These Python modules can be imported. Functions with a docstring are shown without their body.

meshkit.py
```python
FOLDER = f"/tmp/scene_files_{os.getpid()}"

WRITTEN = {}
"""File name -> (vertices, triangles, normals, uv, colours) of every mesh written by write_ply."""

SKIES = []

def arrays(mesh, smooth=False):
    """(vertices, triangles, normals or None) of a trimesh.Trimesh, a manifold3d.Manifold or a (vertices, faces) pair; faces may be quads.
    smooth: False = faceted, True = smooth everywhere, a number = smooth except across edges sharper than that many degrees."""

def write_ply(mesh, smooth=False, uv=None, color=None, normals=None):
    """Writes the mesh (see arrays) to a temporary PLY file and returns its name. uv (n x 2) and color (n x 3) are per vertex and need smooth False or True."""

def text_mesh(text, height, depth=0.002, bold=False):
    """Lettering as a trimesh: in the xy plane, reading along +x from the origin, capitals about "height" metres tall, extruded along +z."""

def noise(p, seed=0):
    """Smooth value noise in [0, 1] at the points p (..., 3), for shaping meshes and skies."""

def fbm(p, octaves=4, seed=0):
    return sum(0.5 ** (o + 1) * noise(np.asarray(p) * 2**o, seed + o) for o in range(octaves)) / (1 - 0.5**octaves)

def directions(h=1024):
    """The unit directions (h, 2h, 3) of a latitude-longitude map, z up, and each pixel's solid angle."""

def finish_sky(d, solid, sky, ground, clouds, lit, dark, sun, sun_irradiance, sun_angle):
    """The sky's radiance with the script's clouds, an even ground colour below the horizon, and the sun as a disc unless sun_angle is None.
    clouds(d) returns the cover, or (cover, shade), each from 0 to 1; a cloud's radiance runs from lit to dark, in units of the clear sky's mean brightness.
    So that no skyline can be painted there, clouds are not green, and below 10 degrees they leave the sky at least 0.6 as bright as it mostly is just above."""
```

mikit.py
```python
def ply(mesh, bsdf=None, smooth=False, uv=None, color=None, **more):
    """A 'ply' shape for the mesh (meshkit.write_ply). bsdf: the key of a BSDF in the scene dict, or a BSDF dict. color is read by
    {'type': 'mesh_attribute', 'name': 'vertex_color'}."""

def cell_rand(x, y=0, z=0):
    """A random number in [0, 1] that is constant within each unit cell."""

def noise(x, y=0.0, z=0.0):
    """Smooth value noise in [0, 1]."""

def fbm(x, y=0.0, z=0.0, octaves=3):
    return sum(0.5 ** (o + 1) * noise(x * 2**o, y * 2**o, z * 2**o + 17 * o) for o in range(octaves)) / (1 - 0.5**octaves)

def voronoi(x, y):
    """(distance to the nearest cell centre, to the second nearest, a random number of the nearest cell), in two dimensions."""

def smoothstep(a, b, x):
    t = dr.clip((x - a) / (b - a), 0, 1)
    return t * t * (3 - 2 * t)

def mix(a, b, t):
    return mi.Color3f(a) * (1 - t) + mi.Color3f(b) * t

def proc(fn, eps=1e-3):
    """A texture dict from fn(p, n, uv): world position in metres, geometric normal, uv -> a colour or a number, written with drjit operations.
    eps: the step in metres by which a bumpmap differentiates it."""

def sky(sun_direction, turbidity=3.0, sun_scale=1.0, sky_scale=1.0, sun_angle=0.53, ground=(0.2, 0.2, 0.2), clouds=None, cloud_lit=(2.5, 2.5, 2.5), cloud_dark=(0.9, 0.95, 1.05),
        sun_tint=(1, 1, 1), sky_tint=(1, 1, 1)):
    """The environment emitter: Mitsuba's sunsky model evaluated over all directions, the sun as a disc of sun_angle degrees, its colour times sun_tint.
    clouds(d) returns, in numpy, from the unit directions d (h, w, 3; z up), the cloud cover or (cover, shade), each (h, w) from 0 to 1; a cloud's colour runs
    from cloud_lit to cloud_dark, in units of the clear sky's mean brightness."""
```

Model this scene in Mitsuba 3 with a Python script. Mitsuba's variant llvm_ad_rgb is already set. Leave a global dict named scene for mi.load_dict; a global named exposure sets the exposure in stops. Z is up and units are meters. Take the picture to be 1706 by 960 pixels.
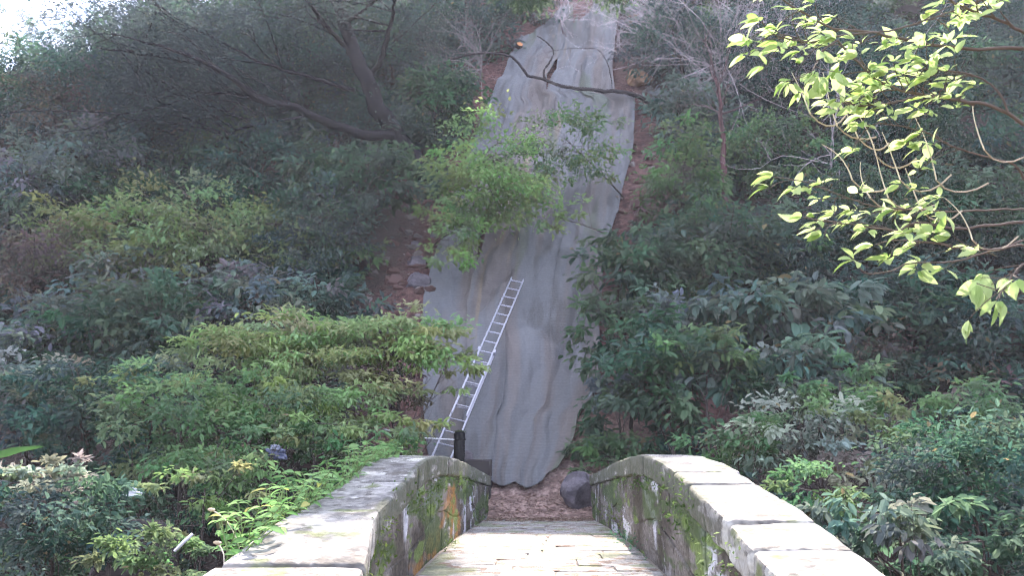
import math, random
import numpy as np, trimesh
import drjit as dr, mitsuba as mi
import mikit, meshkit
from mikit import noise, fbm, voronoi, cell_rand, smoothstep, mix

T = mi.ScalarTransform4f
PI = math.pi

# ------------------------------------------------------------------ camera, sky, exposure
FOV, PITCH, YAW = 65.0, math.radians(13.0), math.radians(-1.92)
FW = np.array([math.sin(YAW) * math.cos(PITCH), math.cos(YAW) * math.cos(PITCH), math.sin(PITCH)])
RT = np.array([math.cos(YAW), -math.sin(YAW), 0.0])
UPV = np.cross(RT, FW)
FPX = 853.0 / math.tan(math.radians(FOV / 2))
HAZE = 0.0007
exposure = 4.25
SUN_AZ, SUN_EL = math.radians(5.0), math.radians(47.0)
SUN = [math.sin(SUN_AZ) * math.cos(SUN_EL), math.cos(SUN_AZ) * math.cos(SUN_EL), math.sin(SUN_EL)]

scene = {'type': 'scene'}
labels = {}
scene['camera'] = {'type': 'perspective', 'fov': FOV, 'fov_axis': 'x', 'near_clip': 0.05, 'far_clip': 600.0,
                   'to_world': T().look_at(origin=[0, 0, 0], target=FW.tolist(), up=[0, 0, 1])}


def thin_cloud(d):
    return np.clip(.35 + 1.1 * (meshkit.fbm(d * [2.2, 2.2, 3.5] + 5, 4, 3) - .35), 0, .9)


scene['sky'] = mikit.sky(SUN, turbidity=3.0, clouds=thin_cloud, cloud_lit=(1.75, 1.75, 1.9), sun_tint=(.92, .98, 1.18), sky_tint=(1.04, .97, 1.19))
if HAZE:
    scene['air'] = {'type': 'homogeneous', 'albedo': {'type': 'rgb', 'value': [.85, .90, .99]}, 'sigma_t': HAZE, 'phase': {'type': 'hg', 'g': 0.1}}
    scene['camera']['medium'] = {'type': 'ref', 'id': 'air'}


# ------------------------------------------------------------------ small helpers
def rng_of(k):
    return np.random.default_rng(k)


def ray(px, py):
    d = FW + RT * (px - 853) / FPX - UPV * (py - 480) / FPX
    return d / np.linalg.norm(d)


def at(px, py, Y):
    d = ray(px, py)
    return d * (Y / d[1])


def project(p):
    p = np.asarray(p, float)
    w = p @ FW
    return 853 + FPX * (p @ RT) / w, 480 - FPX * (p @ UPV) / w


_n = {}


def key_for(name, parent=None):
    k = (parent + '__' if parent else '') + name
    c = _n.get(k, 0)
    _n[k] = c + 1
    return k if c == 0 else f'{k}_{c:03d}'


def tag(k, label=None, cat=None, group=None, kind=None):
    d = {}
    if label: d['label'] = label
    if cat: d['category'] = cat
    if group: d['group'] = group
    if kind: d['kind'] = kind
    labels[k] = d
    return k


def obj(name, mesh, bsdf, parent=None, smooth=False, color=None, label=None, kind=None, **kw):
    k = key_for(name, parent)
    scene[k] = mikit.ply(mesh, bsdf, smooth=smooth, color=color, **kw)
    if label or kind: tag(k, label, kind=kind)
    return k


def cat_meshes(ms):
    """(v, f, c) triples into one."""
    vs, fs, cs, o = [], [], [], 0
    for v, f, c in ms:
        vs.append(v); fs.append(f + o); cs.append(np.broadcast_to(c, v.shape)); o += len(v)
    return np.vstack(vs), np.vstack(fs), np.vstack(cs)


def tube(pts, radii, sides=6, color=(.1, .08, .07), jitter=0.0, seed=0):
    p = np.asarray(pts, float)
    r = np.broadcast_to(np.asarray(radii, float), (len(p),))
    t = np.gradient(p, axis=0); t /= np.linalg.norm(t, axis=1, keepdims=True) + 1e-12
    a = np.cross(t, np.where(np.abs(t[:, 2:]) < 0.9, [0, 0, 1.0], [1.0, 0, 0])); a /= np.linalg.norm(a, axis=1, keepdims=True) + 1e-12
    b = np.cross(t, a)
    ang = np.arange(sides) * 2 * PI / sides
    rr = r[:, None] * np.ones(sides)
    if jitter:
        rr = rr * (1 + jitter * (rng_of(seed).random(rr.shape) - 0.5))
    v = p[:, None] + rr[..., None] * (np.cos(ang)[None, :, None] * a[:, None] + np.sin(ang)[None, :, None] * b[:, None])
    i, j = np.meshgrid(np.arange(len(p) - 1), np.arange(sides), indexing='ij')
    q = np.stack([i * sides + j, i * sides + (j + 1) % sides, (i + 1) * sides + (j + 1) % sides, (i + 1) * sides + j], -1).reshape(-1, 4)
    v = v.reshape(-1, 3)
    f = np.vstack([q[:, [0, 1, 2]], q[:, [0, 2, 3]]])
    n = len(v)
    v = np.vstack([v, p[:1], p[-1:]])
    k = np.arange(sides)
    f = np.vstack([f, np.stack([k * 0 + n, (k + 1) % sides, k], 1), np.stack([k * 0 + n + 1, (len(p) - 1) * sides + k, (len(p) - 1) * sides + (k + 1) % sides], 1)])
    c = np.asarray(color, float)
    if c.ndim == 1:
        c = c * (0.8 + 0.4 * rng_of(seed + 7).random((len(v), 1)))
    return v, f, c


def spline(pts, n=24):
    p = np.asarray(pts, float)
    if len(p) < 3:
        t = np.linspace(0, 1, n)[:, None]
        return p[0] * (1 - t) + p[-1] * t
    s = np.concatenate([[0], np.cumsum(np.linalg.norm(np.diff(p, axis=0), axis=1))])
    from scipy.interpolate import PchipInterpolator
    u = np.linspace(0, s[-1], n)
    return np.stack([PchipInterpolator(s, p[:, k])(u) for k in range(3)], 1)


def add_tubes(name, tubes, parent, bsdf='bark', label=None, kind=None):
    v, f, c = cat_meshes(tubes)
    return obj(name, trimesh.Trimesh(v, f, process=False), bsdf, parent, smooth=True, color=c, label=label, kind=kind)


# ------------------------------------------------------------------ materials
def rgb(r, g, b):
    return {'type': 'rgb', 'value': [r, g, b]}


VC = {'type': 'mesh_attribute', 'name': 'vertex_color'}
scene['leaf'] = {'type': 'principledthin', 'base_color': VC, 'roughness': 0.38, 'diff_trans': 0.8, 'eta': 1.5}
scene['leaf_bright'] = {'type': 'principledthin', 'base_color': VC, 'roughness': 0.3, 'diff_trans': 0.9, 'eta': 1.5}
scene['bark'] = {'type': 'twosided', 'nested': {'type': 'principled', 'base_color': VC, 'roughness': 0.85, 'specular': 0.25}}
scene['aluminium'] = {'type': 'twosided', 'nested': {'type': 'principled', 'base_color': rgb(.50, .50, .56), 'roughness': 0.38, 'metallic': 0.55}}
scene['black_paint'] = {'type': 'twosided', 'nested': {'type': 'principled', 'base_color': rgb(.012, .012, .013), 'roughness': 0.7, 'specular': .2}}
scene['rope_fibre'] = {'type': 'twosided', 'nested': {'type': 'principled', 'base_color': rgb(.62, .62, .62), 'roughness': 0.8}}
scene['white_plastic'] = {'type': 'twosided', 'nested': {'type': 'principled', 'base_color': rgb(.75, .76, .8), 'roughness': 0.4}}
scene['mortar'] = {'type': 'twosided', 'nested': {'type': 'diffuse', 'reflectance': rgb(.20, .18, .155)}}


def stone_tex(p, n, uv):
    g = fbm(p.x * 2.3, p.y * 2.3, p.z * 2.3, octaves=4)
    s = fbm(p.x * 17, p.y * 17, p.z * 17, octaves=3)
    c = mix((.10, .094, .086), (.28, .268, .245), smoothstep(.30, .70, g * .5 + s * .5))
    c = mix(c, (.075, .068, .058), smoothstep(.57, .64, fbm(p.x * 9 + 1, p.y * 9 + 2, p.z * 9, octaves=5)) * .7)
    lich = smoothstep(.60, .68, fbm(p.x * 7 + 3, p.y * 7, p.z * 7, octaves=3))
    c = mix(c, (.42, .41, .37), lich * .7)
    moss = smoothstep(.60, .70, fbm(p.x * 4 + 31, p.y * 4 + 9, p.z * 4, octaves=4))
    c = mix(c, (.10, .12, .04), moss * .75)
    inner = smoothstep(1.095, 1.055, dr.abs(p.x)) * smoothstep(4.6, 5.4, p.y)
    grow = smoothstep(.30, .44, fbm(p.x * 5 + 3, p.y * 1.6 + 9, p.z * 9, octaves=4))
    c = mix(c, mix((.045, .058, .03), (.105, .098, .08), s), inner * grow * .9)
    return c * (.82 + .36 * noise(p.x * 60, p.y * 60, p.z * 60))


def stone_bump(p, n, uv):
    return fbm(p.x * 14, p.y * 14, p.z * 14, octaves=4) * 1.0 + noise(p.x * 4, p.y * 4, p.z * 4)


def wall_tex(p, n, uv):
    # moss, lichen runs and rust-coloured water stains on the inner faces
    side = dr.sign(p.x)
    g = fbm(p.y * 1.1, p.z * 3.6, 4.0 + side, octaves=4)
    fine = noise(p.y * 30, p.z * 50, p.x * 45)
    c = mix((.050, .042, .035), (.155, .138, .125), smoothstep(.28, .72, g))
    run = fbm(p.y * 1.7 + 5, p.z * 1.1, 2.0 + side * 3, octaves=3)
    spots = fbm(p.y * 3.2, p.z * 8, 3.0 + side, octaves=4)
    c = mix(c, (.46, .46, .49), smoothstep(.53, .64, run) * smoothstep(.46, .58, spots) * .85)
    darkrun = smoothstep(.54, .66, fbm(p.y * 1.9 + 40, p.z * 1.0, 7.0 + side, octaves=3))
    c = mix(c, (.040, .033, .024), darkrun * .75)
    rust = smoothstep(.95, .45, dr.abs(p.y - 10.3 + (noise(p.z * 5, 4.0) - .5) * 1.0)) * smoothstep(-.10, -.22, p.z + (spots - .5) * .3)
    band = smoothstep(.17, .07, dr.abs(p.z + .56 + (9.0 - p.y) * .17 + (noise(p.y * 2.5, 9.0) - .5) * .16)) * smoothstep(6.2, 7.0, p.y) * smoothstep(9.7, 9.0, p.y)
    rust = dr.clip(rust + band, 0, 1) * smoothstep(0.0, -0.1, p.x) * smoothstep(.36, .54, fbm(p.y * 2.6, p.z * 4.5, 11.0, octaves=4))
    c = mix(c, mix((.15, .075, .025), (.30, .155, .045), spots), rust * .9)
    m = fbm(p.y * .85 + 13, p.z * 3.6, 3.0 + side, octaves=5)
    c = mix(c, (.050, .075, .026), smoothstep(.52, .61, m) * .85)
    c = mix(c, (.105, .15, .04), smoothstep(.60, .67, fbm(p.y * 1.6 + 3, p.z * 6, 2.0 + side, octaves=5)) * .85)
    return c * (.62 + .76 * fine)


def pave_tex(p, n, uv):
    g = fbm(p.x * 1.4, p.y * 3.0, p.z, octaves=4)
    s = fbm(p.x * 13, p.y * 22, 2.0, octaves=3)
    c = mix((.14, .132, .122), (.29, .278, .258), smoothstep(.25, .75, .5 * g + .5 * s))
    litter = smoothstep(.56, .64, fbm(p.x * 8, p.y * 9, 5.0, octaves=5))
    c = mix(c, (.13, .085, .06), litter * .8)
    moss = smoothstep(.56, .68, fbm(p.x * 3 + 17, p.y * 3, 1.0, octaves=3) + .10 * smoothstep(.7, 1.05, dr.abs(p.x)))
    c = mix(c, (.12, .14, .06), moss * .6)
    return c * (.8 + .4 * noise(p.x * 55, p.y * 55, 1.0))


def net_tex(p, n, uv):
    # woven erosion mat: cross ribs, coarse weave, mud washed through in long runs
    base = mi.Color3f(.146, .148, .154)
    run = fbm(uv.x * 6 + uv.y * 3.0, uv.y * 3.2, 3.0, octaves=4)
    mud = smoothstep(.46, .66, run * .62 + .38 * fbm(uv.x * 15 + 4, uv.y * 9, 1.0, octaves=3) + .07 * smoothstep(.12, .3, uv.x) * smoothstep(.75, .5, uv.x) * smoothstep(.75, .55, uv.y))
    c = mix(base, (.150, .125, .112), mud * .75)
    stain = smoothstep(.60, .72, fbm(uv.x * 11 + 8, uv.y * 6, 9.0, octaves=4))
    c = mix(c, (.24, .185, .12), stain * .6 * smoothstep(.66, .5, uv.x) * smoothstep(.2, .35, uv.x))
    c = mix(c, (.075, .072, .068), smoothstep(.55, .66, fbm(uv.x * 9 + 30, uv.y * 12, 2.0, octaves=5)) * .5)
    c = mix(c, (.10, .125, .075), smoothstep(.58, .70, fbm(uv.x * 8 + 20, uv.y * 7, 5.0, octaves=4)) * .5)
    rib = dr.abs(dr.sin(p.z * 42 + noise(p.x * 2, p.z * 2, 1.0) * 5))
    fine = noise(p.x * 28, p.y * 28, p.z * 28)
    return c * (.80 + .08 * rib + .32 * fine * (.6 + .4 * noise(p.x * 5, p.z * 60)))


def soil_tex(p, n, uv):
    g = fbm(p.x * 1.1, p.y * 1.1, p.z * 1.1, octaves=4)
    s = fbm(p.x * 7, p.y * 7, p.z * 7, octaves=4)
    c = mix((.035, .025, .02), (.075, .055, .045), g)
    dx = dr.abs(p.x + .25 + noise(p.z * .5, 3.0) * 1.6 - .8)
    red = smoothstep(5.4, 4.0, dx + (s - .5) * 3.0) * smoothstep(17.0, 19.5, p.y)
    c = mix(c, mix((.05, .026, .023), (.15, .078, .066), smoothstep(.25, .75, s)), red)
    och = smoothstep(1.0, .6, dr.sqrt(dr.square(p.x - 5.6) + dr.square(p.z - 22.5) * .5) + (s - .5) * 1.0)
    c = mix(c, (.24, .145, .08), och)
    path = smoothstep(3.4, 2.4, dr.abs(p.x) + (s - .5) * 2.0) * smoothstep(14.5, 16.5, p.y) * smoothstep(20.5, 19.5, p.y)
    c = mix(c, mix((.17, .112, .094), (.36, .25, .215), smoothstep(.3, .7, s)), path)
    return c * (.5 + 1.0 * noise(p.x * 26, p.y * 26, p.z * 26))


def rock_tex(p, n, uv):
    g = fbm(p.x * 5, p.y * 5, p.z * 5, octaves=4)
    c = mix((.075, .066, .074), (.18, .158, .175), smoothstep(.25, .75, g))
    return c * (.75 + .5 * fbm(p.x * 30, p.y * 30, p.z * 30, octaves=2))


def bump(name, tex, bumpfn, scale, rough=.85):
    inner = {'type': 'principled', 'base_color': mikit.proc(tex), 'roughness': rough, 'specular': .3}
    if bumpfn:
        inner = {'type': 'bumpmap', 'arbitrary': mikit.proc(bumpfn, eps=4e-3), 'scale': scale, 'bsdf': inner}
    scene[name] = {'type': 'twosided', 'nested': inner}


bump('coping', stone_tex, stone_bump, .022)
bump('wall_stone', wall_tex, stone_bump, .022)
bump('pave', pave_tex, stone_bump, .03)
bump('netting', net_tex, None, 0)
bump('soil', soil_tex, None, 0)
bump('boulder_stone', rock_tex, None, 0)


# ------------------------------------------------------------------ terrain
TOE = 18.4


def ground_z(x, y):
    x, y = np.broadcast_arrays(np.asarray(x, float), np.asarray(y, float))
    low = np.interp(y, [-60, -10, 0.3, 3, 6, 9, 12, 15.2, 16.6, TOE, 60], [6, -1.6, -1.72, -3.6, -5.2, -5.2, -4.1, -1.9, -.96, -.42, -.42])
    p3 = np.stack([x, y, 0 * x], -1)
    side = np.clip((np.abs(x) - 3) / 3, 0, 1)
    low = low + side * (meshkit.fbm(p3 * .35, 3, 5) - .5) * 1.4
    t = np.maximum(y - TOE - side * (meshkit.fbm(p3 * .12, 2, 9) - .5) * 3.0, 0)
    g = 1.14 * t + .0035 * t * t
    g = g + np.clip(t / 3, 0, 1) * ((meshkit.fbm(p3 * .16 + 4, 3, 2) - .5) * 3.4 * side + (meshkit.fbm(p3 * .8, 3, 3) - .5) * .7)
    cap = np.interp(x, [-70, -34, -27, -21, -15, -9, 60], [9, 13.5, 15.5, 18.5, 26, 48, 48])
    over = np.maximum(g - cap, 0)
    g = np.where(g > cap, cap + 4 * (1 - np.exp(-over / 6)), g)
    return low + g


def hits(px, py):
    """Where the lines of sight meet the ground."""
    px, py = np.atleast_1d(np.asarray(px, float)), np.atleast_1d(np.asarray(py, float))
    d = FW + RT * ((px - 853) / FPX)[:, None] - UPV * ((py - 480) / FPX)[:, None]
    ys = np.linspace(9, 62, 1061)
    P = d[:, None, :] * (ys[None, :, None] / d[:, None, 1:2])
    below = P[..., 2] < ground_z(P[..., 0], P[..., 1])
    i = np.where(below.any(1), below.argmax(1), len(ys) - 1)
    return P[np.arange(len(px)), i]


def hit(px, py):
    return hits(px, py)[0]


gx = np.concatenate([np.linspace(-70, -14, 75)[:-1], np.linspace(-14, 14, 113), np.linspace(14, 70, 75)[1:]])
gy = np.concatenate([np.linspace(-40, 0, 21)[:-1], np.linspace(0, 34, 137), np.linspace(34, 75, 84)[1:]])
GX, GY = np.meshgrid(gx, gy)
gv = np.stack([GX, GY, ground_z(GX, GY)], -1).reshape(-1, 3)
ny, nx = GX.shape
ii, jj = np.meshgrid(np.arange(ny - 1), np.arange(nx - 1), indexing='ij')
q = np.stack([ii * nx + jj, ii * nx + jj + 1, (ii + 1) * nx + jj + 1, (ii + 1) * nx + jj], -1).reshape(-1, 4)
tag(obj('hillside', (gv, q), 'soil', smooth=True), 'dark brown soil of the steep wooded hillside and gorge, reddish and bare beside the grey netting', 'hillside', kind='structure')


# ------------------------------------------------------------------ stone bridge
Y_NEAR, Y_FAR = -2.6, 17.3


def floor_z(y):
    return np.interp(y, [-3, 0, 3, 5, 6.5, 7.5, 9, 11, 14, 17.4], [-1.9, -1.58, -1.2, -.97, -.85, -.82, -.80, -.79, -.83, -.90])


def rail_z(y, s):
    z = np.interp(y, [-3, 0, 2.5, 3.8, 4.5, 5, 5.5, 6, 6.5, 7.2, 8, 9.2, 11.1, 14.2, 17.4], [-1.0, -.85, -.66, -.43, -.29, -.2, -.12, -.035, .025, .115, .165, .19, .16, .06, -.055])
    if s < 0:
        z = z - np.interp(y, [4.6, 5.2, 6.4, 7.2], [.02, .07, .08, .0])
    return z


def inner_x(y, s):
    if s < 0:
        return -np.interp(y, [-3, 2.5, 3.8, 4.3, 5.0, 5.4], [.70, .76, .82, .90, 1.02, 1.05])
    return 1.05 + 0 * np.asarray(y, float)


def block(c8, n=(4, 4, 3), r=.025, rough=.012, seed=0):
    """A worn stone: c8[i, j, k] are its corners (x, y, z order), edges rounded by r, faces uneven by rough."""
    c8 = np.asarray(c8, float).reshape(2, 2, 2, 3)
    ex = [np.linalg.norm(c8[1, 0, 0] - c8[0, 0, 0]), np.linalg.norm(c8[0, 1, 0] - c8[0, 0, 0]), np.linalg.norm(c8[0, 0, 1] - c8[0, 0, 0])]
    us = []
    for a in range(3):
        e = min(.3, r / max(ex[a], 1e-6))
        us.append(np.concatenate([[0], np.linspace(e, 1 - e, n[a] - 1), [1]]) if n[a] > 1 else np.array([0, 1.0]))
    vs, fs, o = {}, [], 0
    idx = {}
    pts = []

    def vid(i, j, k):
        if (i, j, k) not in idx:
            idx[(i, j, k)] = len(pts)
            pts.append((us[0][i], us[1][j], us[2][k]))
        return idx[(i, j, k)]
    N = [len(u) - 1 for u in us]
    for i in range(N[0]):
        for j in range(N[1]):
            fs.append([vid(i, j, 0), vid(i, j + 1, 0), vid(i + 1, j + 1, 0), vid(i + 1, j, 0)])
            fs.append([vid(i, j, N[2]), vid(i + 1, j, N[2]), vid(i + 1, j + 1, N[2]), vid(i, j + 1, N[2])])
    for i in range(N[0]):
        for k in range(N[2]):
            fs.append([vid(i, 0, k), vid(i + 1, 0, k), vid(i + 1, 0, k + 1), vid(i, 0, k + 1)])
            fs.append([vid(i, N[1], k), vid(i, N[1], k + 1), vid(i + 1, N[1], k + 1), vid(i + 1, N[1], k)])
    for j in range(N[1]):
        for k in range(N[2]):
            fs.append([vid(0, j, k), vid(0, j, k + 1), vid(0, j + 1, k + 1), vid(0, j + 1, k)])
            fs.append([vid(N[0], j, k), vid(N[0], j + 1, k), vid(N[0], j + 1, k + 1), vid(N[0], j, k + 1)])
    u = np.array(pts)
    # round the edges: pull in what lies on two or three faces at once
    m = np.array(ex)
    inset = np.minimum(.3, r / np.maximum(m, 1e-6))
    core = np.clip(u, inset, 1 - inset)
    d = (u - core) * m
    L = np.linalg.norm(d, axis=1, keepdims=True)
    u = core + np.where(L > 1e-9, d / np.maximum(L, 1e-9) * min(r, .3 * m.min()), 0) / m
    w = [1 - u, u]
    v = sum((w[a][:, 0] * w[b][:, 1] * w[c][:, 2])[:, None] * c8[a, b, c] for a in (0, 1) for b in (0, 1) for c in (0, 1))
    if rough:
        nrm = v - v.mean(0)
        nrm /= np.linalg.norm(nrm, axis=1, keepdims=True)
        v = v + nrm * ((meshkit.fbm(v * 5 + seed * 3.7, 2, seed % 50) - .5) * 2 * rough)[:, None]
    return v, np.array(fs)


bridge = tag('stone_bridge', 'old humped stone footbridge with mossy parapets leading up to the netted slope', 'bridge')
rs = rng_of(11)


def stone8(xa, xb, y0, y1, zb0, zb1, zt0, zt1):
    """xa, xb: (near, far) x of the two long sides."""
    c = np.zeros((2, 2, 2, 3))
    for i, xx in enumerate((xa, xb)):
        for j, (y, zb, zt) in enumerate(((y0, zb0, zt0), (y1, zb1, zt1))):
            c[i, j, 0] = (xx[j], y, zb); c[i, j, 1] = (xx[j], y, zt)
    return c


for s in (-1, 1):
    side = key_for('parapet', bridge)
    tag(side, 'parapet with weeds along its outer edge and an orange stain on its inner face' if s < 0 else 'parapet with white lichen runs on its inner face and a sunlit flat top')
    # coping stones across the whole thickness
    y, k = Y_NEAR, 0
    joints = [3.05, 3.62, 4.14, 4.66, 5.26, 5.83, 6.4, 7.0] if s > 0 else [3.2, 3.95, 4.70, 5.27, 5.83, 6.45, 7.02]
    ys = sorted([Y_NEAR, -2.0, -1.35, -.7, 0, .65, 1.3, 1.9, 2.5] + joints)
    while ys[-1] < Y_FAR - .9: ys.append(ys[-1] + .52 + .22 * rs.random())
    ys.append(Y_FAR)
    for y0, y1 in zip(ys[:-1], ys[1:]):
        lift = (rs.random() - .5) * .018
        a, b = y0 + .006, y1 - .006
        zt0, zt1 = rail_z(a, s) + lift, rail_z(b, s) + lift
        xo = s * (1.52 + .03 * rs.random())
        j1 = s * .012 * (rs.random() - .5)
        xi = (s * abs(inner_x(a, s)) - s * .02 + j1, s * abs(inner_x(b, s)) - s * .02 + j1)
        x_lo, x_hi = (xi, (xo, xo)) if s > 0 else ((xo, xo), xi)
        obj('coping_stone', block(stone8(x_lo, x_hi, a, b, zt0 - .21, zt1 - .21, zt0, zt1), (7, 7, 4), .03, .02, int(rs.integers(1e6))), 'coping', side, smooth=38)
    # two courses of wall stones under it
    for course in (0, 1):
        y = Y_NEAR + .3 * course
        while y < Y_FAR - .02:
            y1 = min(y + .55 + .35 * rs.random(), Y_FAR)
            if Y_FAR - y1 < .25: y1 = Y_FAR
            a, b = y + .005, y1 - .005
            zz = []
            for yy in (a, b):
                top, bot = rail_z(yy, s) - .222, floor_z(yy) - .06
                mid = bot + (top - bot) * (.52 if 0 else .47 + .1 * math.sin(yy * 1.7 + s))
                zz.append((bot, mid - .005) if course == 0 else (mid + .005, top))
            push = s * .014 * (rs.random() - .5)
            xi = (s * abs(inner_x(a, s)) + s * .014 + push, s * abs(inner_x(b, s)) + s * .014 + push)
            xo = (s * 1.49, s * 1.49)
            x_lo, x_hi = (xi, xo) if s > 0 else (xo, xi)
            obj('wall_stone', block(stone8(x_lo, x_hi, a, b, zz[0][0], zz[1][0], zz[0][1], zz[1][1]), (3, 5, 4), .02, .012, int(rs.integers(1e6))), 'wall_stone', side, smooth=38)
            y = y1
    core = []
    yy = np.linspace(Y_NEAR + .02, Y_FAR - .03, 60)
    for a, b in zip(yy[:-1], yy[1:]):
        xi = (s * abs(inner_x(a, s)) + s * .028, s * abs(inner_x(b, s)) + s * .028)
        xo = (s * 1.46, s * 1.46)
        x_lo, x_hi = (xi, xo) if s > 0 else (xo, xi)
        c = stone8(x_lo, x_hi, a, b, floor_z(a) - .5, floor_z(b) - .5, rail_z(a, s) - .03, rail_z(b, s) - .03).reshape(8, 3)
        core.append((c, np.array([[0, 1, 3], [0, 3, 2], [4, 6, 7], [4, 7, 5], [1, 5, 7], [1, 7, 3]]), (0, 0, 0)))
    v, f, _ = cat_meshes(core)
    obj('mortar', trimesh.Trimesh(v, f, process=False), 'wall_stone', side)

deck = key_for('deck', bridge)
y = Y_NEAR
while y < Y_FAR - .01:
    y1 = min(y + (.34 + .16 * rs.random()), Y_FAR)
    if Y_FAR - y1 < .15: y1 = Y_FAR
    x = -1.04
    cuts = [-1.04]
    while cuts[-1] < 1.04:
        cuts.append(cuts[-1] + .62 + .7 * rs.random())
    cuts[-1] = 1.04
    if cuts[-1] - cuts[-2] < .25: cuts.pop(-2)
    for x0, x1 in zip(cuts[:-1], cuts[1:]):
        lf = (rs.random(4) - .5) * .022
        c = np.zeros((2, 2, 2, 3))
        for i, xx in enumerate((x0 + .003, x1 - .003)):
            for j, yv in enumerate((y + .005, y1 - .005)):
                wob = (rs.random() - .5) * .03
                c[i, j, 0] = (xx, yv + wob, floor_z(yv) - .16)
                c[i, j, 1] = (xx, yv + wob, floor_z(yv) + lf[i * 2 + j])
        obj('paving_stone', block(c, (7, 5, 2), .018, .014, int(rs.integers(1e6))), 'pave', deck, smooth=40)
    y = y1
core = []
yy = np.linspace(Y_NEAR, Y_FAR - .02, 50)
for a, b in zip(yy[:-1], yy[1:]):
    c = stone8((-1.1, -1.1), (1.1, 1.1), a, b, floor_z(a) - .3, floor_z(b) - .3, floor_z(a) - .014, floor_z(b) - .014).reshape(8, 3)
    core.append((c, np.array([[0, 1, 3], [0, 3, 2], [4, 6, 7], [4, 7, 5], [1, 5, 7], [1, 7, 3]]), (0, 0, 0)))
v, f, _ = cat_meshes(core)
obj('mortar', trimesh.Trimesh(v, f, process=False), 'mortar', deck)
# arch under the deck
from shapely.geometry import Polygon
yy = np.linspace(Y_NEAR, Y_FAR - .05, 40)
top = [(a, floor_z(a) - .2) for a in yy]
an = np.linspace(PI, 0, 25)
arch = [(8.2 + 5.6 * math.cos(a), -4.9 + 3.5 * math.sin(a)) for a in an]
poly = Polygon(top + [(Y_FAR - .05, -6.2), (13.8, -6.2)] + arch[::-1] + [(2.6, -6.2), (Y_NEAR, -6.2)])
m = trimesh.creation.extrude_polygon(poly, 2.9, engine='earcut')
vv = m.vertices
m = trimesh.Trimesh(np.stack([vv[:, 2] - 1.45, vv[:, 0], vv[:, 1]], 1), m.faces, process=False)
obj('arch', m, 'wall_stone', bridge, smooth=30)

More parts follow.
